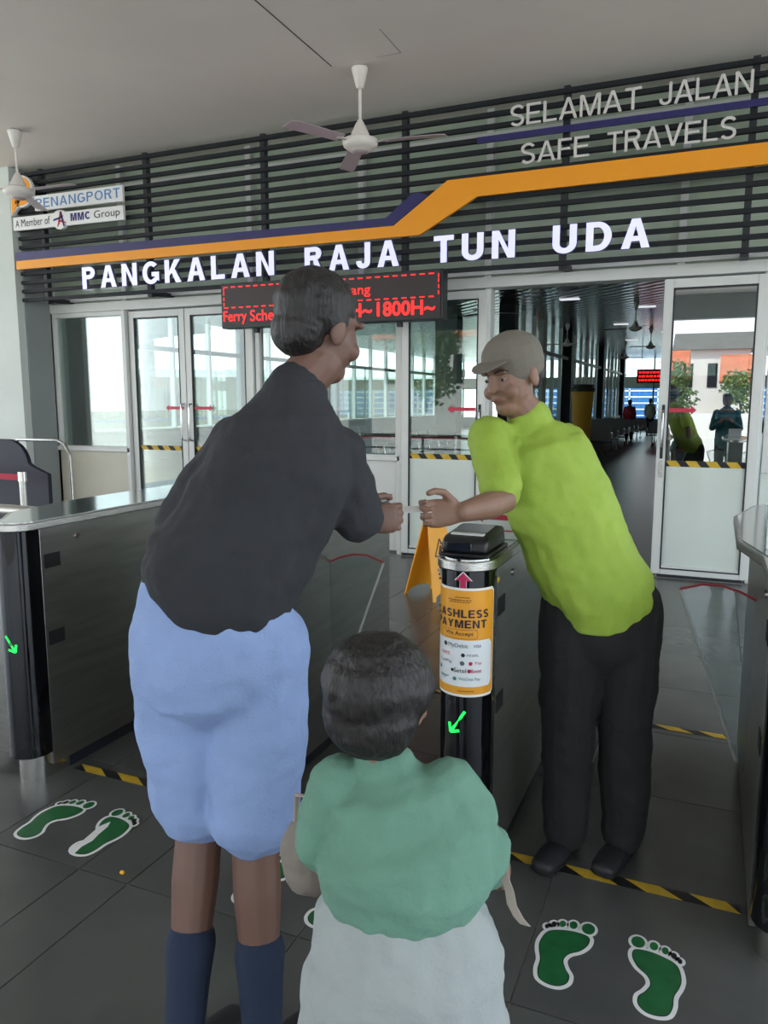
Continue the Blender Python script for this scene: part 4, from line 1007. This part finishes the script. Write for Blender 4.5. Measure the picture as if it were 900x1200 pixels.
def face(A, R, par, k=1.0):
    for q in (-1, 1):
        Soft().ell(A(.031 * q, .0790, .010), (.013 * k, .007 * k, .0055 * k), R, 12).build('eye', M['eyew'], par, .0025, 1)
        Soft().ell(A(.031 * q, .0845, .0085), (.006 * k, .0035 * k, .0050 * k), R, 12).build('iris', M['eye'], par, .002, 1)
        Soft().loft([(A(.015 * q, .094, .032), .0035 * k), (A(.034 * q, .090, .038), .004 * k), (A(.052 * q, .077, .032), .003 * k)]).build('eyebrow', M['hair'], par, .0025, 1)
    Soft().loft([(A(-.020, .088, -.050), .0038 * k), (A(0, .0945, -.048), .0050 * k), (A(.020, .088, -.050), .0038 * k)]).build('lips', M['lip'], par, .0025, 1)
def hand(s, w, d, pn, curl=35, k=1.0, thumb=1, pinch=False):
    """w wrist, d direction of the fingers, pn palm normal (side the fingers curl to), thumb side +1/-1"""
    d = nrm(d); pn = V(pn); pn = (pn - d * pn.dot(d)).normalized(); sd = d.cross(pn) * thumb; w = V(w)
    s.loft([(w, .026 * k, .019 * k), (w + d * .03 * k, .034 * k, .017 * k), (w + d * .065 * k, .040 * k, .015 * k), (w + d * .088 * k, .038 * k, .012 * k)], side=sd)
    for i, (off, L, r0) in enumerate(((.028, .072, .0088), (.0095, .080, .009), (-.009, .074, .0086), (-.027, .060, .0076))):
        p = w + d * (.088 - abs(off) * .12) * k + sd * off * k; a = 0; pts = [(p - d * .012 * k, r0 * 1.08 * k)]
        c = curl * (1.25 if pinch and i > 0 else 1)
        for j, q in enumerate((.45, .32, .23)):
            a += math.radians(c * (.8 + .25 * j)); p = p + (d * math.cos(a) + pn * math.sin(a) + sd * off * .6) * L * q * k
            pts.append((p, r0 * (1 - .1 * j) * k))
        s.limb(*pts, n=10)
    b = w + d * .022 * k + sd * .026 * k
    t1 = b + (d * .6 + sd * .62 + pn * .35).normalized() * .042 * k; t2 = t1 + (d * .85 + sd * .1 + pn * .5).normalized() * .032 * k; t3 = t2 + (d * .8 - sd * .25 + pn * .6).normalized() * .024 * k
    s.limb((b, .015 * k), (t1, .011 * k), (t2, .0098 * k), (t3, .0085 * k), n=10)
def shoe(an, d, m, par, k=1.0, name='shoe', low=True):
    d = nrm(d); sd = d.cross(V((0, 0, 1))); an = V((an[0], an[1], 0))
    s = Soft().loft([(an - d * .055 * k + V((0, 0, .034)), .034 * k, .032), (an + V((0, 0, .038)), .037 * k, .036), (an + d * .09 * k + V((0, 0, .032)), .045 * k, .030), (an + d * .155 * k + V((0, 0, .026)), .040 * k, .024)], side=sd)
    s.limb((an + V((0, 0, .04)), .043 * k), (an + V((0, 0, .085)), .040 * k))
    o = s.build(name, m, par, .006, 3)
    Soft().loft([(an - d * .060 * k + V((0, 0, .012)), .037 * k, .010), (an + V((0, 0, .012)), .036 * k, .010), (an + d * .09 * k + V((0, 0, .012)), .047 * k, .010), (an + d * .165 * k + V((0, 0, .012)), .040 * k, .010)], side=sd).build('sole', M['rubber'], o, .006, 1)
def lerp(a, b, t): return V(a).lerp(V(b), t)

# --- the passenger with the light blue shorts, seen from behind, leaning to hand over a ticket
pm = thing('person', 'person seen from behind in charcoal shirt and light blue shorts handing over a ticket', 'person', (-.96, 1.33, 0))
hd = V((-.818, 1.545, 1.655)); nk = V((-.850, 1.505, 1.535)); chest = V((-.865, 1.465, 1.36)); waist = V((-.955, 1.395, 1.15)); hip = V((-.985, 1.365, 1.00))
Ls = V((-.968, 1.435, 1.405)); Rs = V((-.775, 1.545, 1.380)); Le = V((-1.120, 1.375, 1.185)); Lw = V((-1.085, 1.285, 1.00)); Re = V((-.735, 1.575, 1.215)); Rw = V((-.795, 1.700, 1.208))
sv = (Rs - Ls).normalized(); fv = V((.35, .93, 0))
b = Soft(); A, R_ = head(b, hd, (.42, .90, -.22), (.12, .1, 1))
b.limb((hd + V((0, -.01, -.07)), .055), (nk, .056), (nk + V((-.01, -.02, -.08)), .055))
b.loft([(lerp(nk, chest, .35), .08, .06), (lerp(nk, chest, .6), .11, .075), (chest, .12, .09), (waist, .135, .10), (hip, .15, .11)], side=sv)
for S_, E_, W_, q in ((Ls, Le, Lw, 1), (Rs, Re, Rw, -1)): b.limb((S_, .052), (lerp(S_, E_, .5), .046), (E_, .038), (lerp(E_, W_, .35), .039), (W_, .026))
hand(b, Lw, (.25, .15, -1), (1, .1, .2), 25, thumb=-1)
hand(b, Rw, (.78, .62, .04), (-.55, .80, -.15), 40, thumb=1, pinch=True)
legs = []
for q, fx in ((-1, -1.035), (1, -.865)):
    H_ = hip + V((q * .085, .03 * q, -.03)); K_ = V((hip.x + q * .075 - .005, hip.y + .02, .54)); An = V((fx + .02, 1.26 + .03 * q, .085)); legs.append((H_, K_, An))
    b.limb((H_, .088), (lerp(H_, K_, .45), .076), (K_, .054), (lerp(K_, An, .3), .055), (lerp(K_, An, .65), .042), (An, .034))
    b.loft([(An + V((0, -.03, -.045)), .03, .03), (An + V((.03, .10, -.055)), .04, .022)], side=(1, -.3, 0))
b.build('body', M['skind'], pm, .0038, 4)
h = Soft(); h.ell(A(0, -.024, .046), (.086, .098, .086), R_); h.ell(A(0, -.055, -.012), (.072, .058, .062), R_)
for q in (-1, 1): h.ell(A(.068 * q, -.01, .02), (.017, .03, .035), R_)
h.build('hair', M['hair'], pm, .006, 2, .006, .03)
s = Soft()
s.loft([(nk + V((-.003, -.010, -.022)), .072, .068), (nk + V((-.006, -.015, -.06)), .105, .085), (lerp(nk, chest, .6), .140, .108), (chest + V((0, -.01, 0)), .160, .125), (lerp(chest, waist, .5), .165, .13), (waist, .170, .135), (hip + V((.0, .0, .10)), .180, .14)], side=sv)
for S_, E_ in ((Ls, Le), (Rs, Re)): s.ell(S_, (.066, .066, .066)); s.limb((lerp(S_, chest, .35), .070), (S_, .066), (lerp(S_, E_, .45), .062), (lerp(S_, E_, .80), .066))
s.build('shirt', M['shirt'], pm, .007, 5, .030, .10)
s = Soft().loft([(nk + V((0, -.012, -.022)), .068, .062), (nk + V((0, -.015, -.005)), .064, .058)], side=sv).build('collar', M['shirt'], pm, .006, 2)
s = Soft(); s.loft([(hip + V((0, 0, .09)), .165, .125), (hip + V((-.01, 0, 0)), .192, .142), (hip + V((0, 0, -.08)), .200, .145)], side=(1, .3, 0))
for H_, K_, An in legs: s.limb((H_, .110), (lerp(H_, K_, .5), .114), (K_ + V((0, 0, .04)), .108))
s.build('shorts', M['shorts'], pm, .007, 5, .026, .11)
for i, (H_, K_, An) in enumerate(legs):
    t = An + V((0, 0, .25)); Soft().limb((An + V((0, 0, -.02)), .042), (lerp(An, K_, .25), .050), (lerp(An, K_, .42), .058)).build('sock', M['sock'], pm, .006, 3)
    shoe(An - V((0, 0, 0)), (.2, 1, 0), M['shoe'], pm, 1.05)
# ticket between the two hands
tk = MB().rbox((-.700, 1.845, 1.222), (.075, .040, .0012), Matrix.Rotation(.5, 3, 'Z') @ Matrix.Rotation(.3, 3, 'X')).obj('ticket', M['paper']); tag(tk, 'small white paper ticket held between the two hands', 'ticket')

# --- attendant in the lime shirt
wk = thing('person', 'attendant in a grey cap and lime green shirt reaching over the poster gate', 'person', (-.30, 2.50, 0))
hd = V((-.575, 2.335, 1.572)); nk = V((-.532, 2.368, 1.455)); chest = V((-.475, 2.385, 1.28)); waist = V((-.375, 2.415, 1.03)); hip = V((-.30, 2.44, .90))
Rs = V((-.635, 2.290, 1.395)); Ls = V((-.425, 2.475, 1.365)); Re = V((-.545, 2.13, 1.215)); Rw = V((-.605, 1.935, 1.208)); Le = V((-.335, 2.60, 1.15)); Lw = V((-.30, 2.52, .92))
sv = (Ls - Rs).normalized()
b = Soft(); A, R_ = head(b, hd, (-.42, -.88, -.25), (-.1, -.05, 1)); face(A, R_, wk)
b.limb((hd + V((.01, .01, -.07)), .054), (nk, .056), (nk + V((.01, .02, -.08)), .055))
b.loft([(lerp(nk, chest, .4), .08, .06), (lerp(nk, chest, .6), .11, .08), (chest, .125, .10), (waist, .13, .11), (hip, .145, .115)], side=sv)
for S_, E_, W_ in ((Rs, Re, Rw), (Ls, Le, Lw)): b.limb((S_, .052), (lerp(S_, E_, .5), .047), (E_, .040), (lerp(E_, W_, .35), .040), (W_, .027))
hand(b, Rw, (-.84, -.50, -.03), (.5, -.85, .20), 42, thumb=1, pinch=True)
hand(b, Lw, (.1, -.2, -1), (-1, .1, 0), 25, thumb=-1)
legs = []
for q, f_ in ((-1, (-.385, 2.44)), (1, (-.205, 2.50))):
    H_ = hip + V((q * .08, .04 * q, -.04)); An = V((f_[0], f_[1], .085)); K_ = lerp(H_, An, .5) + V((0, -.03, .03)); legs.append((H_, K_, An))
    b.limb((H_, .085), (lerp(H_, K_, .5), .075), (K_, .052), (lerp(K_, An, .3), .052), (An, .034))
    b.loft([(An + V((0, .03, -.045)), .03, .03), (An + V((-.03, -.10, -.055)), .04, .022)], side=(1, .3, 0))
b.build('body', M['skin'], wk, .0038, 4)
c = Soft(); c.ell(A(0, -.014, .058), (.088, .106, .082), R_); c.ell(A(0, -.02, .035), (.087, .104, .055), R_); c.ell(A(0, -.02, .01), (.084, .096, .04), R_); cp = c.build('cap', M['cap'], wk, .006, 4)
c = Soft().loft([(A(0, .070, .062), .066, .007), (A(0, .10, .058), .066, .006), (A(0, .125, .050), .050, .005), (A(0, .138, .044), .030, .004)], side=tuple(R_.col[0])); c.build('visor', M['cap'], cp, .005, 2)
h = Soft().ell(A(0, -.045, .0), (.078, .062, .055), R_)
h.build('hair', M['hair'], wk, .006, 2)
s = Soft()
s.loft([(nk + V((.004, .008, -.022)), .072, .068), (nk + V((.008, .012, -.06)), .11, .09), (lerp(nk, chest, .6), .155, .12), (chest, .170, .135), (lerp(chest, waist, .5) + V((.01, 0, 0)), .172, .145), (waist + V((.005, 0, 0)), .172, .145), (hip + V((.0, .0, .0)), .174, .150), (hip + V((.0, .0, -.03)), .176, .150)], side=sv)
for S_, E_ in ((Rs, Re), (Ls, Le)): s.ell(S_, (.068, .068, .066)); s.limb((lerp(S_, chest, .3), .074), (S_, .066), (lerp(S_, E_, .5), .063), (lerp(S_, E_, .82), .066))
s.build('shirt', M['lime'], wk, .007, 5, .028, .11)
s = Soft(); s.loft([(hip + V((0, 0, -.02)), .165, .135), (hip + V((0, 0, -.12)), .175, .135)], side=(1, .4, 0))
for H_, K_, An in legs: s.limb((H_, .105), (lerp(H_, K_, .5), .10), (K_, .088), (lerp(K_, An, .5), .082), (An + V((0, 0, .0)), .074))
s.build('trousers', M['trouser'], wk, .007, 4, .022, .11)
for H_, K_, An in legs: shoe(An, (-.3, -1, 0), M['shoe'], wk, 1.0)

# --- child in front, seen from behind
ch = thing('person', 'small person with black hair in a sea green top and pale skirt, seen from behind', 'person', (-.44, 1.11, 0))
hd = V((-.487, 1.128, 1.005)); nk = V((-.478, 1.115, .905)); chest = V((-.455, 1.11, .80)); waist = V((-.44, 1.105, .68)); hip = V((-.435, 1.10, .585))
sv = V((.95, .25, 0)).normalized(); Ls = nk + V((-.075, -.025, -.045)); Rs = nk + V((.100, .03, -.045)); Le = V((-.585, 1.085, .73)); Re = V((-.328, 1.165, .735)); Lw = V((-.590, 1.17, .62)); Rw = V((-.32, 1.27, .66))
b = Soft(); A, R_ = head(b, hd, (.1, 1, -.1), (0, 0, 1), .90)
b.limb((hd + V((0, 0, -.06)), .042), (nk, .040), (nk + V((0, 0, -.06)), .055))
b.loft([(lerp(nk, chest, .3), .06, .045), (lerp(nk, chest, .6), .095, .065), (chest, .10, .075), (waist, .10, .08), (hip, .115, .09)], side=sv)
for S_, E_, W_ in ((Ls, Le, Lw), (Rs, Re, Rw)): b.limb((S_, .036), (lerp(S_, E_, .5), .033), (E_, .028), (W_, .021))
hand(b, Lw, (.0, .2, -1), (1, 0, 0), 30, k=.72, thumb=-1); hand(b, Rw, (.1, .7, -.7), (-1, 0, 0), 30, k=.72, thumb=1)
legs = []
for q in (-1, 1):
    H_ = hip + V((q * .055, .015 * q, -.02)); An = V((-.435 + q * .062, 1.08 + .015 * q, .065)); K_ = lerp(H_, An, .48); legs.append((H_, K_, An))
    b.limb((H_, .062), (K_, .042), (lerp(K_, An, .3), .042), (An, .027)); b.loft([(An + V((0, -.02, -.03)), .024, .024), (An + V((.02, .08, -.04)), .03, .018)], side=(1, -.2, 0))
b.build('body', M['skin'], ch, .005, 5)
h = Soft(); h.ell(A(0, -.02, .035), (.094, .102, .088), R_); h.ell(A(0, -.045, -.02), (.084, .066, .070), R_)
h.build('hair', M['hair'], ch, .006, 2, .008, .03)
s = Soft()
s.loft([(nk + V((0, 0, -.02)), .060, .050), (lerp(nk, chest, .5), .115, .085), (chest, .128, .098), (waist + V((0, 0, .09)), .145, .115), (waist + V((0, 0, .05)), .152, .120)], side=sv)
s.limb((Ls, .050), (lerp(Ls, Le, .5), .052), (lerp(Ls, Le, .85), .050)); s.limb((Rs, .052), (lerp(Rs, Re, .45), .066), (lerp(Rs, Re, .7), .052), (lerp(Rs, Re, .95), .066), (lerp(Re, Rw, .25), .050))
s.build('top', M['childgreen'], ch, .006, 4, .022, .07)
s = Soft().loft([(waist + V((0, 0, .04)), .112, .085), (waist + V((0, 0, -.03)), .145, .112), (hip, .165, .13), (hip + V((0, 0, -.12)), .178, .145), (hip + V((0, 0, -.26)), .190, .155), (hip + V((0, 0, -.30)), .190, .155)], side=sv)
s.build('skirt', M['childwhite'], ch, .007, 4, .026, .08)
for H_, K_, An in legs: shoe(V((An.x, An.y, 0)), (.1, 1, 0), M['shoe'], ch, .72)
st = MB(); pts = [(-.283, 1.16, .745), (-.281, 1.165, .715), (-.272, 1.166, .69), (-.268, 1.168, .665), (-.256, 1.168, .645), (-.244, 1.166, .636)]; vs = []
for i, p in enumerate(pts):
    w = .007 + .002 * i / 5
    for dx, dy in ((-w, -.001), (w, -.001), (w, .001), (-w, .001)): vs.append((p[0] + dx, p[1] + dy, p[2]))
fs = [(3, 2, 1, 0), tuple(range(20, 24))]
for i in range(5):
    for q in range(4): fs.append((i * 4 + q, i * 4 + (q + 1) % 4, (i + 1) * 4 + (q + 1) % 4, (i + 1) * 4 + q))
st.add(vs, fs).obj('ribbon', M['strap'], ch, label='pale beige ribbon end hanging at the side')
bg_ = thing('cloth_bag', 'rounded grey beige cloth bag hanging between the two passengers', 'bag', (-.68, 1.17, .56))
Soft().ell((-.672, 1.205, .635), (.062, .045, .078), None).ell((-.672, 1.205, .60), (.055, .045, .05), None).build('body', M['bag'], bg_, .005, 3, .010, .04)
MB().tube([(-.70, 1.20, .70), (-.69, 1.19, .76), (-.655, 1.17, .775), (-.645, 1.19, .70)], .005, 8).obj('handle', M['strap'], bg_, smooth=True)

# --- simple distant people
def walker(x, y, h, face_deg, top, low, label, cat='person', pack=None, group=None, hairm='hair', arms=.0):
    p = thing('person', label, cat, (x, y, 0), group); k = h / 1.72; f = V((math.sin(math.radians(face_deg)), math.cos(math.radians(face_deg)), 0)); r = f.cross(V((0, 0, 1)))
    B = lambda a, c, z: V((x, y, 0)) + (r * a + f * c + V((0, 0, z))) * k
    b = Soft(); A, R_ = head(b, B(0, .02, 1.60), f, (0, 0, 1), k)
    b.limb((B(0, 0, 1.53), .05 * k), (B(0, -.01, 1.42), .06 * k)); b.loft([(B(0, 0, 1.40), .14 * k, .09 * k), (B(0, 0, 1.22), .15 * k, .1 * k), (B(0, 0, .95), .15 * k, .11 * k)], side=r)
    t = Soft(); t.loft([(B(0, 0, 1.44), .09 * k, .07 * k), (B(0, 0, 1.36), .17 * k, .11 * k), (B(0, 0, 1.1), .17 * k, .13 * k), (B(0, 0, .86), .185 * k, .14 * k)], side=r)
    l = Soft(); l.loft([(B(0, 0, .95), .16 * k, .12 * k), (B(0, 0, .85), .165 * k, .12 * k)], side=r)
    for q in (-1, 1):
        S_, E_, W_ = B(.17 * q, 0, 1.38), B(.23 * q, -.02 + arms * .1, 1.1), B(.22 * q - arms * .12 * q, .10 + arms * .18, .88 + arms * .35)
        b.limb((S_, .05 * k), (E_, .038 * k), (W_, .027 * k)); hand(b, W_, (W_ - E_), -r * q, 30, k, thumb=q)
        t.limb((S_, .065 * k), (E_, .058 * k), (lerp(E_, W_, .8), .045 * k))
        H_, K_, An = B(.085 * q, 0, .88), B(.09 * q, .05 * q, .48), B(.09 * q, .06 * q, .08)
        b.limb((H_, .085 * k), (K_, .055 * k), (An, .036 * k)); l.limb((H_, .10 * k), (K_, .08 * k), (An, .065 * k))
        shoe(An, f, M['shoe'], p, k)
    b.build('body', M['skind'], p, .009, 3); t.build('jacket', M[top], p, .010, 4, .02); l.build('trousers', M[low], p, .011, 3)
    Soft().ell(A(0, -.022, .042), (.088 * k, .10 * k, .09 * k), R_).ell(A(0, -.05, -.03), (.08 * k, .06 * k, .08 * k), R_).build('hair', M[hairm], p, .009, 2)
    if pack:
        pk = thing('backpack', pack, 'backpack', tuple(B(0, -.2, .9)))
        Soft().loft([(B(0, -.22, .98), .14 * k, .08 * k), (B(0, -.23, 1.2), .15 * k, .09 * k), (B(0, -.21, 1.36), .12 * k, .07 * k)], side=r).build('bag', M['redj'], pk, .012, 3)
        MB().box(x - .1, x + .1, y - .36, y - .34, 1.0, 1.12).obj('pocket', M['red'], pk)
    return p
walker(.17, -.62, 1.62, 0, 'tealj', 'trouser', 'person in a teal jacket seen mirrored in the right door leaf', arms=1.)
walker(-3.05, 31.0, 1.55, 0, 'redj', 'trouser', 'person in a red top walking away between the hall benches', pack='red backpack worn by the person deep in the hall')
walker(-2.75, 37.0, 1.6, 180, 'whitew', 'slat', 'taller white shirted person at the far end of the hall')
walker(-2.1, 37.5, 1.5, 180, 'whitew', 'slat', 'shorter white shirted person at the far end, nearest the right door frame')
